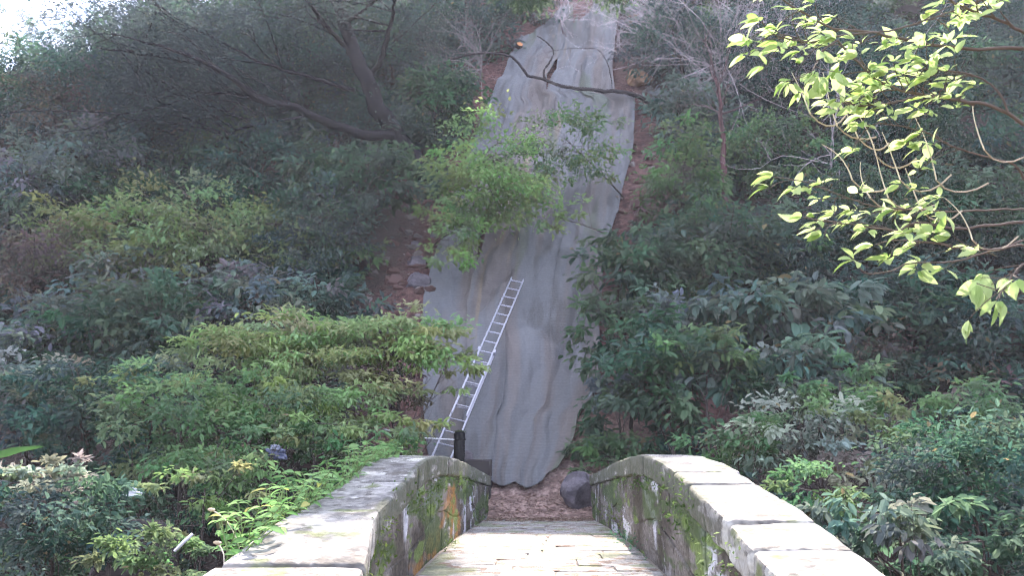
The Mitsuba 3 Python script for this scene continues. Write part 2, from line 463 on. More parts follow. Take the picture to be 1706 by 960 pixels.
# ------------------------------------------------------------------ netting on the slope: edges read on the ground, then laid in metres
EL = [(868, 72), (842, 118), (817, 165), (795, 225), (768, 300), (750, 350), (735, 400), (718, 450), (705, 500), (702, 560), (704, 620), (706, 690), (712, 757), (718, 785), (726, 808)]
ER = [(1040, -60), (1037, 0), (1026, 60), (1020, 120), (1024, 168), (1058, 178), (1056, 240), (1045, 290), (1030, 350), (1014, 420), (1004, 480), (998, 560), (1000, 630), (984, 682), (962, 700), (956, 740), (944, 770), (925, 800)]
el = hits([a for a, _ in EL], [b for _, b in EL])
er = hits([a for a, _ in ER], [b for _, b in ER])
YB, YT = 18.75, max(er[:, 1].max(), el[:, 1].max())


def sorted_edge(e):
    o = np.argsort(e[:, 1])
    return e[o, 1], e[o, 0]


ELy, ELx = sorted_edge(el)
ERy, ERx = sorted_edge(er)
top_px = [(866, 70), (882, 62), (905, 44), (924, 34), (940, 16), (957, 10), (966, 38), (984, 26), (1000, 2), (1012, -20), (1040, -60)]
tops = hits([a for a, _ in top_px], [b for _, b in top_px])
net = tag('slope_netting', 'huge grey erosion netting draped in creased vertical strips down the steep slope', 'netting')
NET_POINTS = []
SEAMS = [0.0, .27, .47, .74, 1.0]
bottoms = [19.1, 19.2, 18.85, 18.75, 19.0]


def net_xy(u, y):
    xl = np.interp(y, ELy, ELx)
    xr = np.interp(y, ERy, ERx)
    return xl + (xr - xl) * u


TX, TY = tops[:, 0], tops[:, 1]
CREASES = [(hits([a for a, _ in c_], [b for _, b in c_]), d_, w_) for c_, d_, w_ in [
    ([(778, 425), (772, 460), (764, 505)], .40, .16), ([(852, 455), (825, 490), (790, 525)], .34, .16), ([(960, 560), (940, 620), (925, 680)], .25, .18),
    ([(946, 655), (930, 700), (918, 735)], .30, .14), ([(905, 610), (880, 690), (850, 760)], .16, .22), ([(835, 600), (820, 650), (800, 720)], .20, .2),
    ([(893, 150), (893, 180), (890, 215)], .45, .16), ([(850, 110), (842, 150), (838, 200)], .25, .16), ([(985, 60), (975, 130), (970, 200)], .22, .2),
    ([(930, 420), (915, 470), (905, 540)], .2, .2), ([(970, 470), (965, 520), (955, 570)], .22, .2), ([(1000, 230), (990, 300), (975, 380)], .22, .22)]]
for k in range(4):
    rk = rng_of(40 + k)
    nu, nv = 44, 240
    U, V = np.meshgrid(np.linspace(0, 1, nu), np.linspace(0, 1, nv))
    # ragged top end, scalloped foot
    uu = SEAMS[k] + (SEAMS[k + 1] - SEAMS[k]) * U
    sm = lambda a, b, x: np.clip((x - a) / (b - a), 0, 1) ** 2 * (3 - 2 * np.clip((x - a) / (b - a), 0, 1))
    ybot = 18.74 - .30 * sm(.25, .62, uu) + .30 * sm(.82, 1.0, uu) + .16 * (meshkit.fbm(np.stack([uu * 9, uu * 0, uu * 0], -1), 3, 3) - .5)
    ytop = np.full_like(uu, YT)
    for _ in range(3):
        ytop = np.interp(net_xy(uu, ytop), TX, TY)
    Y = ybot + (ytop - ybot) * V
    wob = .02 * (meshkit.fbm(np.stack([Y * .35, Y * 0 + k, Y * 0], -1), 3, 21) - .5)
    u0 = SEAMS[k] - (.018 if k else 0) + wob * (k > 0)
    u1 = SEAMS[k + 1] + (.0 if k < 3 else 0) + wob * (k < 3)
    # the gap high up between the second and third strip
    frac = (Y - YB) / (YT - YB)
    if k == 1: u1 = u1 - .05 * np.exp(-((frac - .62) / .05) ** 2)
    if k == 2: u0 = u0 + .045 * np.exp(-((frac - .62) / .05) ** 2)
    if k == 0: u1 = u1 - .05 * np.exp(-((frac - .30) / .06) ** 2)
    edge_noise = .014 * (meshkit.fbm(np.stack([Y * .8, U * 0, U * 0 + k], -1), 3, 30 + k) - .5) * (np.abs(U - .5) * 2) ** 6
    uu = u0 + (u1 - u0) * U + edge_noise
    X = net_xy(uu, Y)
    Z = ground_z(X, Y)
    su = uu - .035 * np.clip(26 - Y, -4, 8)
    q3 = np.stack([su * 19, Y * .25, Y * 0 + 1], -1)
    fold = (np.abs(meshkit.fbm(q3, 3, 61 + k) - .5) * 2) * .05 + (meshkit.fbm(np.stack([X * .9, Y * .7, 0 * X], -1), 4, 71) - .5) * .55 + (meshkit.fbm(np.stack([su * 6, Y * .30, Y * 0], -1), 3, 77) - .5) * .6 + (meshkit.fbm(np.stack([su * 40, Y * 1.2, Y * 0], -1), 2, 83) - .5) * .07
    curl = .05 * (np.abs(U - .5) * 2) ** 8
    lift = .16 + (k % 2) * .05 + fold * (.3 + .7 * np.clip((Y - YB - .5) / 7.0, 0, 1)) + curl
    nrm = np.array([0, -.76, .65])
    for cr, dep, wid in CREASES:  # deep creases where the mat is pulled into the ground
        for a_, b_ in zip(cr[:-1], cr[1:]):
            ab = b_[:2] - a_[:2]
            tt = np.clip(((X - a_[0]) * ab[0] + (Y - a_[1]) * ab[1]) / (ab @ ab), 0, 1)
            dd = (X - a_[0] - tt * ab[0]) ** 2 + ((Y - a_[1] - tt * ab[1]) * .6) ** 2
            lift = lift - dep * np.exp(-dd / wid ** 2) * np.sin(PI * np.clip(tt * .8 + .1, 0, 1))
    P = np.stack([X, Y, Z], -1) + nrm * np.maximum(lift, .06)[..., None]
    i, j = np.meshgrid(np.arange(nv - 1), np.arange(nu - 1), indexing='ij')
    f4 = np.stack([i * nu + j, i * nu + j + 1, (i + 1) * nu + j + 1, (i + 1) * nu + j], -1).reshape(-1, 4)
    front = P.reshape(-1, 3)
    back = (P - nrm * .025).reshape(-1, 3)
    n0 = nu * nv
    rim = np.concatenate([np.arange(nu), np.arange(1, nv) * nu + nu - 1, (nv - 1) * nu + np.arange(nu - 2, -1, -1), np.arange(nv - 2, 0, -1) * nu])
    r2 = np.roll(rim, -1)
    fr = np.stack([rim, rim + n0, r2 + n0, r2], 1)
    V3 = np.vstack([front, back])
    F4 = np.vstack([f4, f4[:, ::-1] + n0, fr])
    uv = np.stack([uu.ravel(), frac.ravel()], 1)
    NET_POINTS.append(front)
    obj('strip', (V3, F4), 'netting', net, smooth=True, uv=np.vstack([uv, uv]))

# ------------------------------------------------------------------ leaves
def leaves(base, dirs, ups, length, width, fold=.16, bend=.12, oval=False):
    """Folded leaves: two triangles each, or four with a rounder outline."""
    n = len(base)
    d = dirs / (np.linalg.norm(dirs, axis=1, keepdims=True) + 1e-9)
    s = np.cross(ups, d); s /= np.linalg.norm(s, axis=1, keepdims=True) + 1e-9
    u = np.cross(d, s)
    L, W = np.broadcast_to(length, (n,))[:, None], np.broadcast_to(width, (n,))[:, None]
    tip = base + d * L - u * L * bend
    if not oval:
        v = np.empty((n, 4, 3))
        v[:, 0] = base
        mid = base + d * L * .45
        v[:, 1] = mid + s * W * .5 + u * W * fold
        v[:, 3] = mid - s * W * .5 + u * W * fold
        v[:, 2] = tip
        k = np.arange(n)[:, None] * 4
        return v.reshape(-1, 3), np.concatenate([k + [[0, 2, 1]], k + [[0, 3, 2]]], 0)
    v = np.empty((n, 6, 3))
    v[:, 0] = base
    a, b = base + d * L * .28, base + d * L * .68 - u * L * bend * .4
    v[:, 1] = a + s * W * .44 + u * W * fold
    v[:, 2] = b + s * W * .42 + u * W * fold
    v[:, 3] = tip
    v[:, 4] = b - s * W * .42 + u * W * fold
    v[:, 5] = a - s * W * .44 + u * W * fold
    k = np.arange(n)[:, None] * 6
    return v.reshape(-1, 3), np.concatenate([k + [[0, 2, 1]], k + [[0, 3, 2]], k + [[0, 4, 3]], k + [[0, 5, 4]]], 0)


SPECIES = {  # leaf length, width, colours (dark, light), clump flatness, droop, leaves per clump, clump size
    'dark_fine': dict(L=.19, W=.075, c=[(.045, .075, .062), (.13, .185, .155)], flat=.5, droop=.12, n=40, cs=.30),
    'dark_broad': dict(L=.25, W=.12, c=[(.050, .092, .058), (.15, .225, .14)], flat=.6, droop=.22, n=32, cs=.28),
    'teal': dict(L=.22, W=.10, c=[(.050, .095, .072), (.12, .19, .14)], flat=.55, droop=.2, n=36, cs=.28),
    'grey': dict(L=.23, W=.11, c=[(.10, .135, .115), (.26, .31, .27)], flat=.55, droop=.2, n=34, cs=.28),
    'green': dict(L=.21, W=.09, c=[(0.090, 0.162, 0.078), (0.224, 0.330, 0.157)], flat=.5, droop=.2, n=36, cs=.28),
    'olive': dict(L=.19, W=.09, c=[(0.144, 0.198, 0.090), (0.360, 0.444, 0.204)], flat=.5, droop=.1, n=38, cs=.26),
    'yellow': dict(L=.20, W=.075, c=[(0.180, 0.258, 0.102), (0.432, 0.540, 0.240)], flat=.25, droop=.25, n=44, cs=.36),
    'lime': dict(L=.18, W=.095, c=[(.16, .26, .10), (.33, .47, .20)], flat=.5, droop=.15, n=38, cs=.26),
    'brown': dict(L=.17, W=.065, c=[(.11, .09, .075), (.23, .19, .155)], flat=.45, droop=.15, n=24, cs=.30),
    'pale': dict(L=.20, W=.095, c=[(0.198, 0.231, 0.165), (0.440, 0.473, 0.363)], flat=.35, droop=.15, n=36, cs=.30),
    'big': dict(L=.36, W=.17, c=[(.08, .13, .095), (.21, .28, .215)], flat=.55, droop=.5, n=20, cs=.26),
}


def crown_mesh(center, R, sp, seed, density=1.0, leaf_scale=1.0, full=.35, oval=False):
    r = rng_of(seed)
    S = SPECIES[sp]
    R = np.asarray(R, float)
    rm = float(np.mean(R))
    ncl = int(np.clip(26 * (rm / .9) ** 1.6, 16, 150) * density)
    c = []
    while len(c) < ncl:
        d = r.normal(size=(ncl * 3, 3)); d /= np.linalg.norm(d, axis=1, keepdims=True)
        rad = r.random((ncl * 3, 1)) ** full
        p = d * rad
        keep = (meshkit.fbm(p * 1.7 + seed, 2, seed % 97) > .40) & (p[:, 2] > -.85)
        c.extend(p[keep][:ncl - len(c)])
    c = np.array(c)
    c[:, :] *= 1 + .22 * (r.random((ncl, 1)) - .5)
    far = r.random(ncl) < .2
    c[far] *= (1.05 + .3 * r.random((far.sum(), 1))) / np.maximum(np.linalg.norm(c[far], axis=1, keepdims=True), .5)
    cw = center + c * R
    clr = S['cs'] * np.clip(rm, .5, 1.8) * np.where(far, .45 + .4 * r.random(ncl), .65 + .7 * r.random(ncl))
    n = (S['n'] * (.6 + .8 * r.random(ncl)) * np.clip(clr / .28, .6, 2.2) * min(leaf_scale ** -1.6, 3.4)).astype(int)
    idx = np.repeat(np.arange(ncl), n)
    off = r.normal(size=(len(idx), 3)) * .55
    off[:, 2] *= S['flat']
    base = cw[idx] + off * clr[idx][:, None]
    out = c[idx] * .35 + off * .45 + r.normal(size=off.shape) * .55
    out[:, 2] = out[:, 2] * .6 - S['droop'] + r.normal(size=len(idx)) * .15
    ups = np.stack([r.normal(size=len(idx)) * .35, r.normal(size=len(idx)) * .35 - .1, np.ones(len(idx))], 1)
    ln = S['L'] * leaf_scale * (.6 + .75 * r.random(len(idx)))
    v, f = leaves(base, out, ups, ln, ln * S['W'] / S['L'] * (.85 + .4 * r.random(len(idx))), oval=oval)
    c0, c1 = np.array(S['c'][0]), np.array(S['c'][1])
    tcl = r.random(ncl)
    t = np.clip(.6 * tcl[idx] + .4 * r.random(len(idx)), 0, 1)[:, None]
    col = (c0 * (1 - t) + c1 * t) * (1 + .34 * (r.random((ncl, 3)) - .5))[idx]
    dead = r.random(len(idx)) < .006
    col[dead] = (.24, .20, .11)
    return v, f, np.repeat(col, 6 if oval else 4, 0), cw


def plant(name, label, cat, px, py, w, h, sp, Y=None, pull=0.0, density=1.0, leaf_scale=1.0, group=None, trunk_c=(.075, .06, .05), bare=0, base=None, full=.35, seed=None, limbs=9, stem_scale=1.0):
    seed = seed if seed is not None else int(abs(px) * 7 + py * 13 + w)
    if Y is None:
        Y = hit(px, py + .42 * h)[1]
        Y = Y - .0006 * w * Y * .35 - pull
    c = at(px, py, Y)
    d = np.linalg.norm(c)
    rx, rz = w / 2 / FPX * d, h / 2 / FPX * d
    R = (rx, min(max(rx, rz), 1.3 * min(rx, rz)) * .85, rz)
    t = tag(key_for(name), label, cat, group)
    v, f, col, cw = crown_mesh(c, R, sp, seed, density, leaf_scale * float(np.clip(Y / 21, .46, 1.05)), full, Y < 22)
    r = rng_of(seed + 5)
    if base is None:
        bx, by = c[0] + (r.random() - .5) * .5 * rx, c[1] + .4 * R[1]
        base = np.array([bx, by, ground_z(bx, by) - .15])
        if base[2] > c[2] - .4 * rz:
            by = c[1] - .1 * R[1]
            base = np.array([bx, by, min(float(ground_z(bx, by)) - .1, c[2] - .5 * rz)])
    topp = c + np.array([0, 0, .25 * rz])
    tr = max(.025, .035 * rm_(R)) * stem_scale
    mid = (base + topp) / 2 + np.array([(r.random() - .5) * .5, -.15, 0]) * rm_(R) * .6
    stem = spline([base, mid, topp], 9)
    tubes = [tube(stem, np.linspace(tr * 1.5, tr * .5, 9), 6, trunk_c, .25, seed)]
    order = r.permutation(len(cw))[:limbs + bare]
    for q_ in order:
        s0 = stem[int(r.integers(3, 9))]
        e = cw[q_] + (cw[q_] - c) * (.12 if q_ in order[limbs:] else 0)
        m_ = (s0 + e) / 2 + r.normal(size=3) * .10 * rm_(R) + np.array([0, 0, .1 * rm_(R)])
        pts = spline([s0, m_, e], 6)
        tubes.append(tube(pts, np.linspace(tr * .45, tr * .10, 6), 4, trunk_c, .2, seed + q_))
        for _ in range(3):
            k0 = int(r.integers(2, 5))
            e2 = pts[k0] + (e - s0) * .35 + r.normal(size=3) * .22 * rm_(R)
            tubes.append(tube(spline([pts[k0], (pts[k0] + e2) / 2 + r.normal(size=3) * .05, e2], 4), np.linspace(tr * .2, tr * .07, 4), 3, trunk_c, 0, seed + q_))
    add_tubes('trunk', tubes, t)
    obj('crown', trimesh.Trimesh(v, f, process=False), 'leaf', t, color=col)
    return t


def rm_(R):
    return float(np.mean(R))


# --- plants on the slope left of the netting
L_ = [
    ('shrub', 'olive-green domed bush with a dry brown middle standing out above its neighbours', 'bush', 330, 395, 330, 180, 'olive', {}),
    ('shrub', 'grey-brown half-bare bush at the picture edge below the pale-leaved tree', 'bush', 70, 470, 220, 150, 'brown', dict(bare=14, density=1.3)),
    ('shrub', 'olive bush with light tips between the grey-brown bush and the domed bush', 'bush', 160, 410, 190, 130, 'olive', {}),
    ('shrub', 'dry brown twiggy bush showing through the middle of the olive dome', 'bush', 320, 440, 170, 100, 'brown', dict(pull=.6, bare=14)),
    ('shrub', 'yellow-green layered shrub reaching in front of the netting and the ladder', 'shrub', 660, 575, 260, 105, 'yellow', dict(Y=17.2, density=1.25)),
    ('shrub', 'yellow-green layered shrub in front of the reddish bare soil', 'shrub', 520, 575, 220, 120, 'yellow', dict(Y=18.0, density=1.2)),
    ('shrub', 'small yellow-green spray beside the rope and the foot of the ladder', 'shrub', 665, 715, 120, 70, 'yellow', dict(Y=15.8)),
    ('shrub', 'light green feathery bush below the layered yellow shrub', 'bush', 560, 660, 240, 130, 'yellow', dict(Y=16.6, density=1.1)),
    ('shrub', 'light green bush with a yellowish crest beneath the olive dome', 'bush', 390, 610, 230, 130, 'yellow', dict(Y=17.4)),
    ('shrub', 'mid-green feathery bush above the blue bag', 'bush', 450, 700, 230, 120, 'green', dict(Y=15.2, density=1.2)),
    ('shrub', 'dark green bush filling the hollow behind the pale spray', 'bush', 240, 560, 260, 150, 'dark_broad', {}),
    ('shrub', 'grey-green bush with slack leaves under the grey-brown bush', 'bush', 70, 580, 220, 130, 'grey', {}),
    ('shrub', 'bluish-green rounded bush above the banana leaf', 'bush', 150, 680, 320, 130, 'teal', dict(Y=15.5, density=1.2)),
    ('shrub', 'mid-green bush over the white plastic sheet', 'bush', 300, 720, 260, 150, 'green', dict(Y=14.0, density=1.15)),
    ('shrub', 'green drooping bush behind the weeds of the parapet', 'bush', 400, 800, 200, 140, 'green', dict(Y=12.6, density=1.1)),
    ('shrub', 'pale cream-leaved spray hanging under the banana leaf', 'shrub', 55, 815, 150, 80, 'pale', dict(Y=10.5, density=1.2)),
    ('shrub', 'dark teal bush beneath the pale cream-leaved spray', 'bush', 90, 890, 260, 150, 'teal', dict(Y=10.2, density=1.2)),
    ('shrub', 'fresh green bush beside the fallen white stick', 'bush', 240, 925, 150, 90, 'green', dict(Y=9.6)),
    ('shrub', 'dark green bush at the lower edge between teal bush and fresh green bush', 'bush', 190, 860, 150, 100, 'dark_broad', dict(Y=12.4)),
    ('shrub', 'green bush between the rope and the weeds on the parapet', 'bush', 600, 735, 190, 70, 'green', dict(Y=14.4)),
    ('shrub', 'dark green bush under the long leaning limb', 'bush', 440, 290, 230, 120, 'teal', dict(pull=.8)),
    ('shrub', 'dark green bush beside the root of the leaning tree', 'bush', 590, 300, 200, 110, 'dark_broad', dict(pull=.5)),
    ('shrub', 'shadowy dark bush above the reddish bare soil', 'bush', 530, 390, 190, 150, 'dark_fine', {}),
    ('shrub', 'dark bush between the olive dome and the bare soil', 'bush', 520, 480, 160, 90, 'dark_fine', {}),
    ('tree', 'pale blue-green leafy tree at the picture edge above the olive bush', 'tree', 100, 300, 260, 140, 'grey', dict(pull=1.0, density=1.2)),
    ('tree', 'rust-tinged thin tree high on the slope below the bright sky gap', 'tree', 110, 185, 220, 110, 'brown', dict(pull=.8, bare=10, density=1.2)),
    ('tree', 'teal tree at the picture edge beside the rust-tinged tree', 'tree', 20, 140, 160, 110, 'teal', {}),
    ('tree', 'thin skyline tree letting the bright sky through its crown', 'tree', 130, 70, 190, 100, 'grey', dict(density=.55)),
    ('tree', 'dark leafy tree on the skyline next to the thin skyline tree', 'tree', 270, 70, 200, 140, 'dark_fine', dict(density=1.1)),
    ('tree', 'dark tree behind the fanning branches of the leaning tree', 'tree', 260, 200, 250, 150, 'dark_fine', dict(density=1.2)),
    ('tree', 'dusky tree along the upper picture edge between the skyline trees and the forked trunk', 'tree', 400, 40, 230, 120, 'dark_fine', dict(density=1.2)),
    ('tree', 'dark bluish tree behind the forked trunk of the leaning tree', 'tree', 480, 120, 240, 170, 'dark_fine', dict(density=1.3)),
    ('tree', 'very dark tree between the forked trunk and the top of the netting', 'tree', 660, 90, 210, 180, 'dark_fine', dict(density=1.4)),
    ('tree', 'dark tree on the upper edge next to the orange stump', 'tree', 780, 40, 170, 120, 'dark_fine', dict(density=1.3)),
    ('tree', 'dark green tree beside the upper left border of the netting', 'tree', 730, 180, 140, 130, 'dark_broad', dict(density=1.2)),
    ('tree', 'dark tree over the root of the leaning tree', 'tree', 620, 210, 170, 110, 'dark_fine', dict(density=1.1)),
    ('shrub', 'thin yellow-green spray touching the ladder in front of the netting', 'shrub', 752, 600, 100, 100, 'yellow', dict(Y=16.9, density=.5, stem_scale=.5, base=at(655, 745, 17.2) - [0, 0, .8])),
    ('shrub', 'grey-green leafy bush behind the olive domed bush tips beside the brown twigs', 'bush', 430, 500, 200, 120, 'grey', {}),
    ('shrub', 'greyish bush between the grey-green slack-leaved bush and the yellow crest', 'bush', 210, 500, 190, 130, 'grey', {}),
    ('shrub', 'pale-tipped drooping bush at the picture edge under the slack-leaved bush', 'bush', 40, 650, 180, 110, 'pale', dict(Y=16.4)),
    ('shrub', 'olive spray crossing in front of the bluish-green rounded bush', 'shrub', 270, 640, 200, 80, 'olive', dict(Y=15.2, density=.8)),
    ('shrub', 'green spray hanging over the dark hollow below the white plastic scrap', 'shrub', 340, 830, 130, 110, 'yellow', dict(Y=11.8, density=.7)),
    ('shrub', 'light feathery spray right above the weeds and the blue bag', 'shrub', 520, 715, 170, 70, 'yellow', dict(Y=14.6, density=.8)),
    ('shrub', 'dark bush in the shade between the olive dome and the leaning limb', 'bush', 240, 340, 220, 100, 'dark_broad', {}),
    ('shrub', 'brownish half-dry bush under the yellow layered shrub beside the netting', 'bush', 655, 645, 130, 100, 'brown', dict(Y=17.8, density=1.3, bare=8)),
    ('tree', 'tall dark tree with a broad crown rising behind the long limb of the leaning tree', 'tree', 345, 125, 330, 230, 'dark_fine', dict(density=1.3, full=.5, pull=.6)),
    ('tree', 'tall bluish tree between the rust-tinged tree and the long limb', 'tree', 185, 150, 250, 170, 'teal', dict(density=1.2, full=.5, pull=.4)),
    ('tree', 'tall dark broad-leaved tree reaching the upper edge behind the forked trunk', 'tree', 520, 50, 260, 190, 'dark_broad', dict(density=1.3, full=.5)),
    # --- on the netting
    ('sapling', 'bright green sapling growing out in front of the netting above the ladder', 'sapling', 820, 285, 205, 215, 'lime', dict(pull=1.6, density=1.0, leaf_scale=.85, limbs=22, stem_scale=.6, base=hit(728, 330))),
    ('sapling', 'thin see-through leafy spray over the middle of the netting beside the bright sapling', 'sapling', 940, 245, 190, 130, 'green', dict(pull=1.4, density=.50, leaf_scale=.85, limbs=12, bare=12, stem_scale=.35, base=hit(1040, 330))),
    ('sapling', 'bright green spray hanging low over the bluish strip of netting', 'sapling', 770, 395, 100, 130, 'lime', dict(pull=1.6, density=1.0, leaf_scale=.85, limbs=14, stem_scale=.6, base=hit(715, 420))),
    ('sapling', 'sparse green twigs reaching across the netting from the red strip', 'sapling', 910, 365, 190, 70, 'olive', dict(pull=1.2, density=.3, limbs=12, bare=8, stem_scale=.4, base=hit(1020, 395))),
    # --- right of the netting
    ('shrub', 'dry reddish-brown twiggy bush in the dark hollow under the large-leaved shrub', 'bush', 1440, 590, 150, 90, 'brown', dict(density=1.2, bare=10, trunk_c=(.10, .06, .055))),
    ('shrub', 'small dark bush in the hollow behind the reddish-brown twiggy bush', 'bush', 1490, 625, 120, 80, 'dark_broad', {}),
    ('tree', 'small leafy tree above the orange stump at the upper edge', 'tree', 880, 5, 120, 70, 'dark_fine', {}),
    ('shrub', 'dark green bush overlapping the right border of the netting beside the ladder top', 'bush', 1040, 450, 150, 140, 'dark_broad', dict(pull=.6, density=1.2)),
    ('shrub', 'dark green bush hanging over the netting level with the ladder middle', 'bush', 1040, 570, 170, 130, 'dark_broad', dict(pull=.8, density=1.2)),
    ('shrub', 'green bush above the purple-grey boulder', 'bush', 1040, 740, 150, 80, 'green', dict(Y=18.4)),
    ('shrub', 'mottled green bush behind the hump of the bridge parapet', 'bush', 1120, 640, 240, 150, 'dark_broad', dict(Y=17.6, density=1.2)),
    ('shrub', 'grey-green bush over the boulder side of the netting foot', 'bush', 1030, 650, 110, 80, 'grey', dict(Y=18.6)),
    ('shrub', 'low green shrub growing over the edge of the netting foot above the boulder', 'bush', 992, 735, 90, 80, 'dark_broad', dict(Y=18.9)),
    ('shrub', 'low leafy bush crowding against the far end of the lichen-streaked parapet', 'bush', 1030, 770, 110, 60, 'green', dict(Y=18.0)),
    ('shrub', 'pale grey bush tucked between the two dark bushes overhanging the netting', 'bush', 1110, 520, 130, 90, 'grey', dict(pull=.9)),
    ('shrub', 'light green spray on top of the mottled bush behind the parapet hump', 'shrub', 1180, 580, 170, 80, 'green', dict(Y=17.2, density=.8)),
    ('shrub', 'olive twiggy bush over the far side of the feathery bush', 'bush', 1440, 700, 170, 80, 'olive', dict(Y=13.2, density=.8)),
    ('shrub', 'green leafy bush half hidden behind the drooping large-leaved shrub', 'bush', 1400, 650, 170, 90, 'green', dict(Y=15.5)),
    ('shrub', 'large-leaved bluish shrub in the middle of the bank', 'shrub', 1290, 520, 280, 110, 'big', dict(density=1.5, pull=.5)),
    ('shrub', 'large-leaved drooping shrub below the bluish large-leaved one', 'shrub', 1290, 615, 240, 110, 'big', dict(density=1.4, Y=17.5)),
    ('shrub', 'yellowish feathery bush standing over the sunlit coping', 'bush', 1370, 745, 250, 150, 'pale', dict(Y=13.5, density=1.1)),
    ('shrub', 'olive bush between the parapet hump and the feathery bush', 'bush', 1230, 730, 190, 100, 'green', dict(Y=13.8, density=1.1)),
    ('shrub', 'leafy green bush leaning over the outer edge of the sunlit parapet', 'bush', 1330, 830, 200, 110, 'green', dict(Y=10.5)),
    ('shrub', 'grey large-leaved shrub beside the near coping stones', 'shrub', 1500, 880, 220, 140, 'big', dict(Y=8.6, density=1.3, leaf_scale=.8)),
    ('shrub', 'dark teal feathery bush in the lower corner', 'bush', 1610, 800, 280, 190, 'teal', dict(Y=10.6, density=1.4)),
    ('shrub', 'dark bush under the teal feathery bush in the lower corner', 'bush', 1640, 920, 200, 110, 'dark_broad', dict(Y=9.2, density=1.2)),
    ('shrub', 'mid-green bush under the reddish hollow of the bank', 'bush', 1560, 680, 200, 110, 'green', dict(Y=13.6)),
    ('shrub', 'teal bush under the overhanging leafy branches', 'bush', 1500, 490, 260, 130, 'teal', dict(density=1.2, pull=.4)),
    ('shrub', 'green bush at the picture edge beside the hanging leaf tuft', 'bush', 1640, 560, 190, 130, 'teal', dict(density=1.2)),
    ('shrub', 'dark bush below the thin red trunk', 'bush', 1200, 420, 230, 150, 'dark_broad', dict(density=1.2)),
    ('shrub', 'dark bush between the thin red trunk and the leafy branches', 'bush', 1330, 400, 180, 130, 'dark_fine', {}),
    ('shrub', 'green bush beside the bare red soil strip', 'bush', 1140, 300, 120, 170, 'green', dict(density=1.1)),
    ('shrub', 'fresh green bush behind the thin red trunk', 'bush', 1270, 250, 160, 130, 'green', dict(density=1.1)),
    ('shrub', 'grey leafy bush above the ochre bank', 'bush', 1150, 190, 140, 90, 'grey', {}),
    ('tree', 'dark tree behind the bare grey twigs beside the netting top', 'tree', 1120, 70, 170, 130, 'dark_fine', dict(density=1.0)),
    ('tree', 'dark tree behind the sunlit leafy branches at the upper edge', 'tree', 1330, 110, 260, 190, 'dark_fine', dict(density=1.2)),
    ('tree', 'teal tree behind the sunlit branches beside the picture edge', 'tree', 1560, 170, 280, 200, 'teal', dict(density=1.3)),
    ('tree', 'dark green tree behind the lowest sunlit branches', 'tree', 1520, 350, 300, 160, 'dark_broad', dict(density=1.3)),
    ('tree', 'dark tree in the upper corner behind the sunlit leaves', 'tree', 1660, 60, 180, 160, 'dark_fine', dict(density=1.2)),
]
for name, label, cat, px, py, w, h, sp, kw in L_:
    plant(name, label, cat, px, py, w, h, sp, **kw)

# ------------------------------------------------------------------ undergrowth: clumps over the whole bank
ug = []
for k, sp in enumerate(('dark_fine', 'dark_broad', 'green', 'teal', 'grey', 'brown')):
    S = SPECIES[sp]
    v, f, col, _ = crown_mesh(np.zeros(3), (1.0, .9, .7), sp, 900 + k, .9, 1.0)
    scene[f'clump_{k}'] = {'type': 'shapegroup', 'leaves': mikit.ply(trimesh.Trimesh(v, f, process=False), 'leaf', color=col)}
ru = rng_of(77)
cnt = 0
pts = []
while len(pts) < 760:
    x, y = ru.uniform(-36, 36), 9 + 42 * ru.random() ** .9
    if abs(x) < 2.6 and y < TOE + 1: continue
    z = float(ground_z(x, y))
    c = np.array([x, y, z])
    px, py = project(c)
    if not (-160 < px < 1860 and -160 < py < 1100): continue
    if y > 18:
        xl, xr = np.interp(y, ELy, ELx), np.interp(y, ERy, ERx)
        mg = .9 + .5 * ru.random()
        if xl - mg < x < xr + mg and y < YT + .5: continue
        if 330 < py < 560 and 590 < px < 760: continue
        if 190 < py < 400 and 1000 < px < 1100: continue
        if 100 < py < 175 and 1035 < px < 1095: continue
    if 700 < py < 860 and 930 < px < 1010: continue
    if y < 14 and -3.2 < x < 2.6: continue
    if pts and min((a[0] - x) ** 2 + (a[1] - y) ** 2 for a in pts) < (.62 if y > 20 else .8) ** 2: continue
    pts.append((x, y, z))
tag('undergrowth', 'dense dark undergrowth of leafy clumps covering the wooded bank', 'undergrowth', kind='stuff')
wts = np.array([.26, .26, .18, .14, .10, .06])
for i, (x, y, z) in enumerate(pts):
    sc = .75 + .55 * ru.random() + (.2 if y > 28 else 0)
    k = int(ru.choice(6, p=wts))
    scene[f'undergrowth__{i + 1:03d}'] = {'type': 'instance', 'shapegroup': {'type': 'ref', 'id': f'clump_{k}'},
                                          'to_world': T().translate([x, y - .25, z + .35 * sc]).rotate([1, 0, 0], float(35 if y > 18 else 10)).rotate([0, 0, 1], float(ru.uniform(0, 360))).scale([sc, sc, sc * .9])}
labels['undergrowth'] = {'label': 'dense dark undergrowth of leafy clumps covering the wooded bank', 'category': 'undergrowth', 'kind': 'stuff'}


# ------------------------------------------------------------------ trees built limb by limb
def limb_from_px(pts, Ys, r0, r1, n=22, color=(.06, .05, .05), seed=0, sides=7):
    P = [at(px, py, Y) for (px, py), Y in zip(pts, Ys)]
    sp_ = spline(P, n)
    rr = rng_of(seed)
    sp_[1:-1] += rr.normal(size=(n - 2, 3)) * min(.03, .25 * r0)
    return sp_, tube(sp_, np.linspace(r0, r1, n), sides, color, .25, seed)


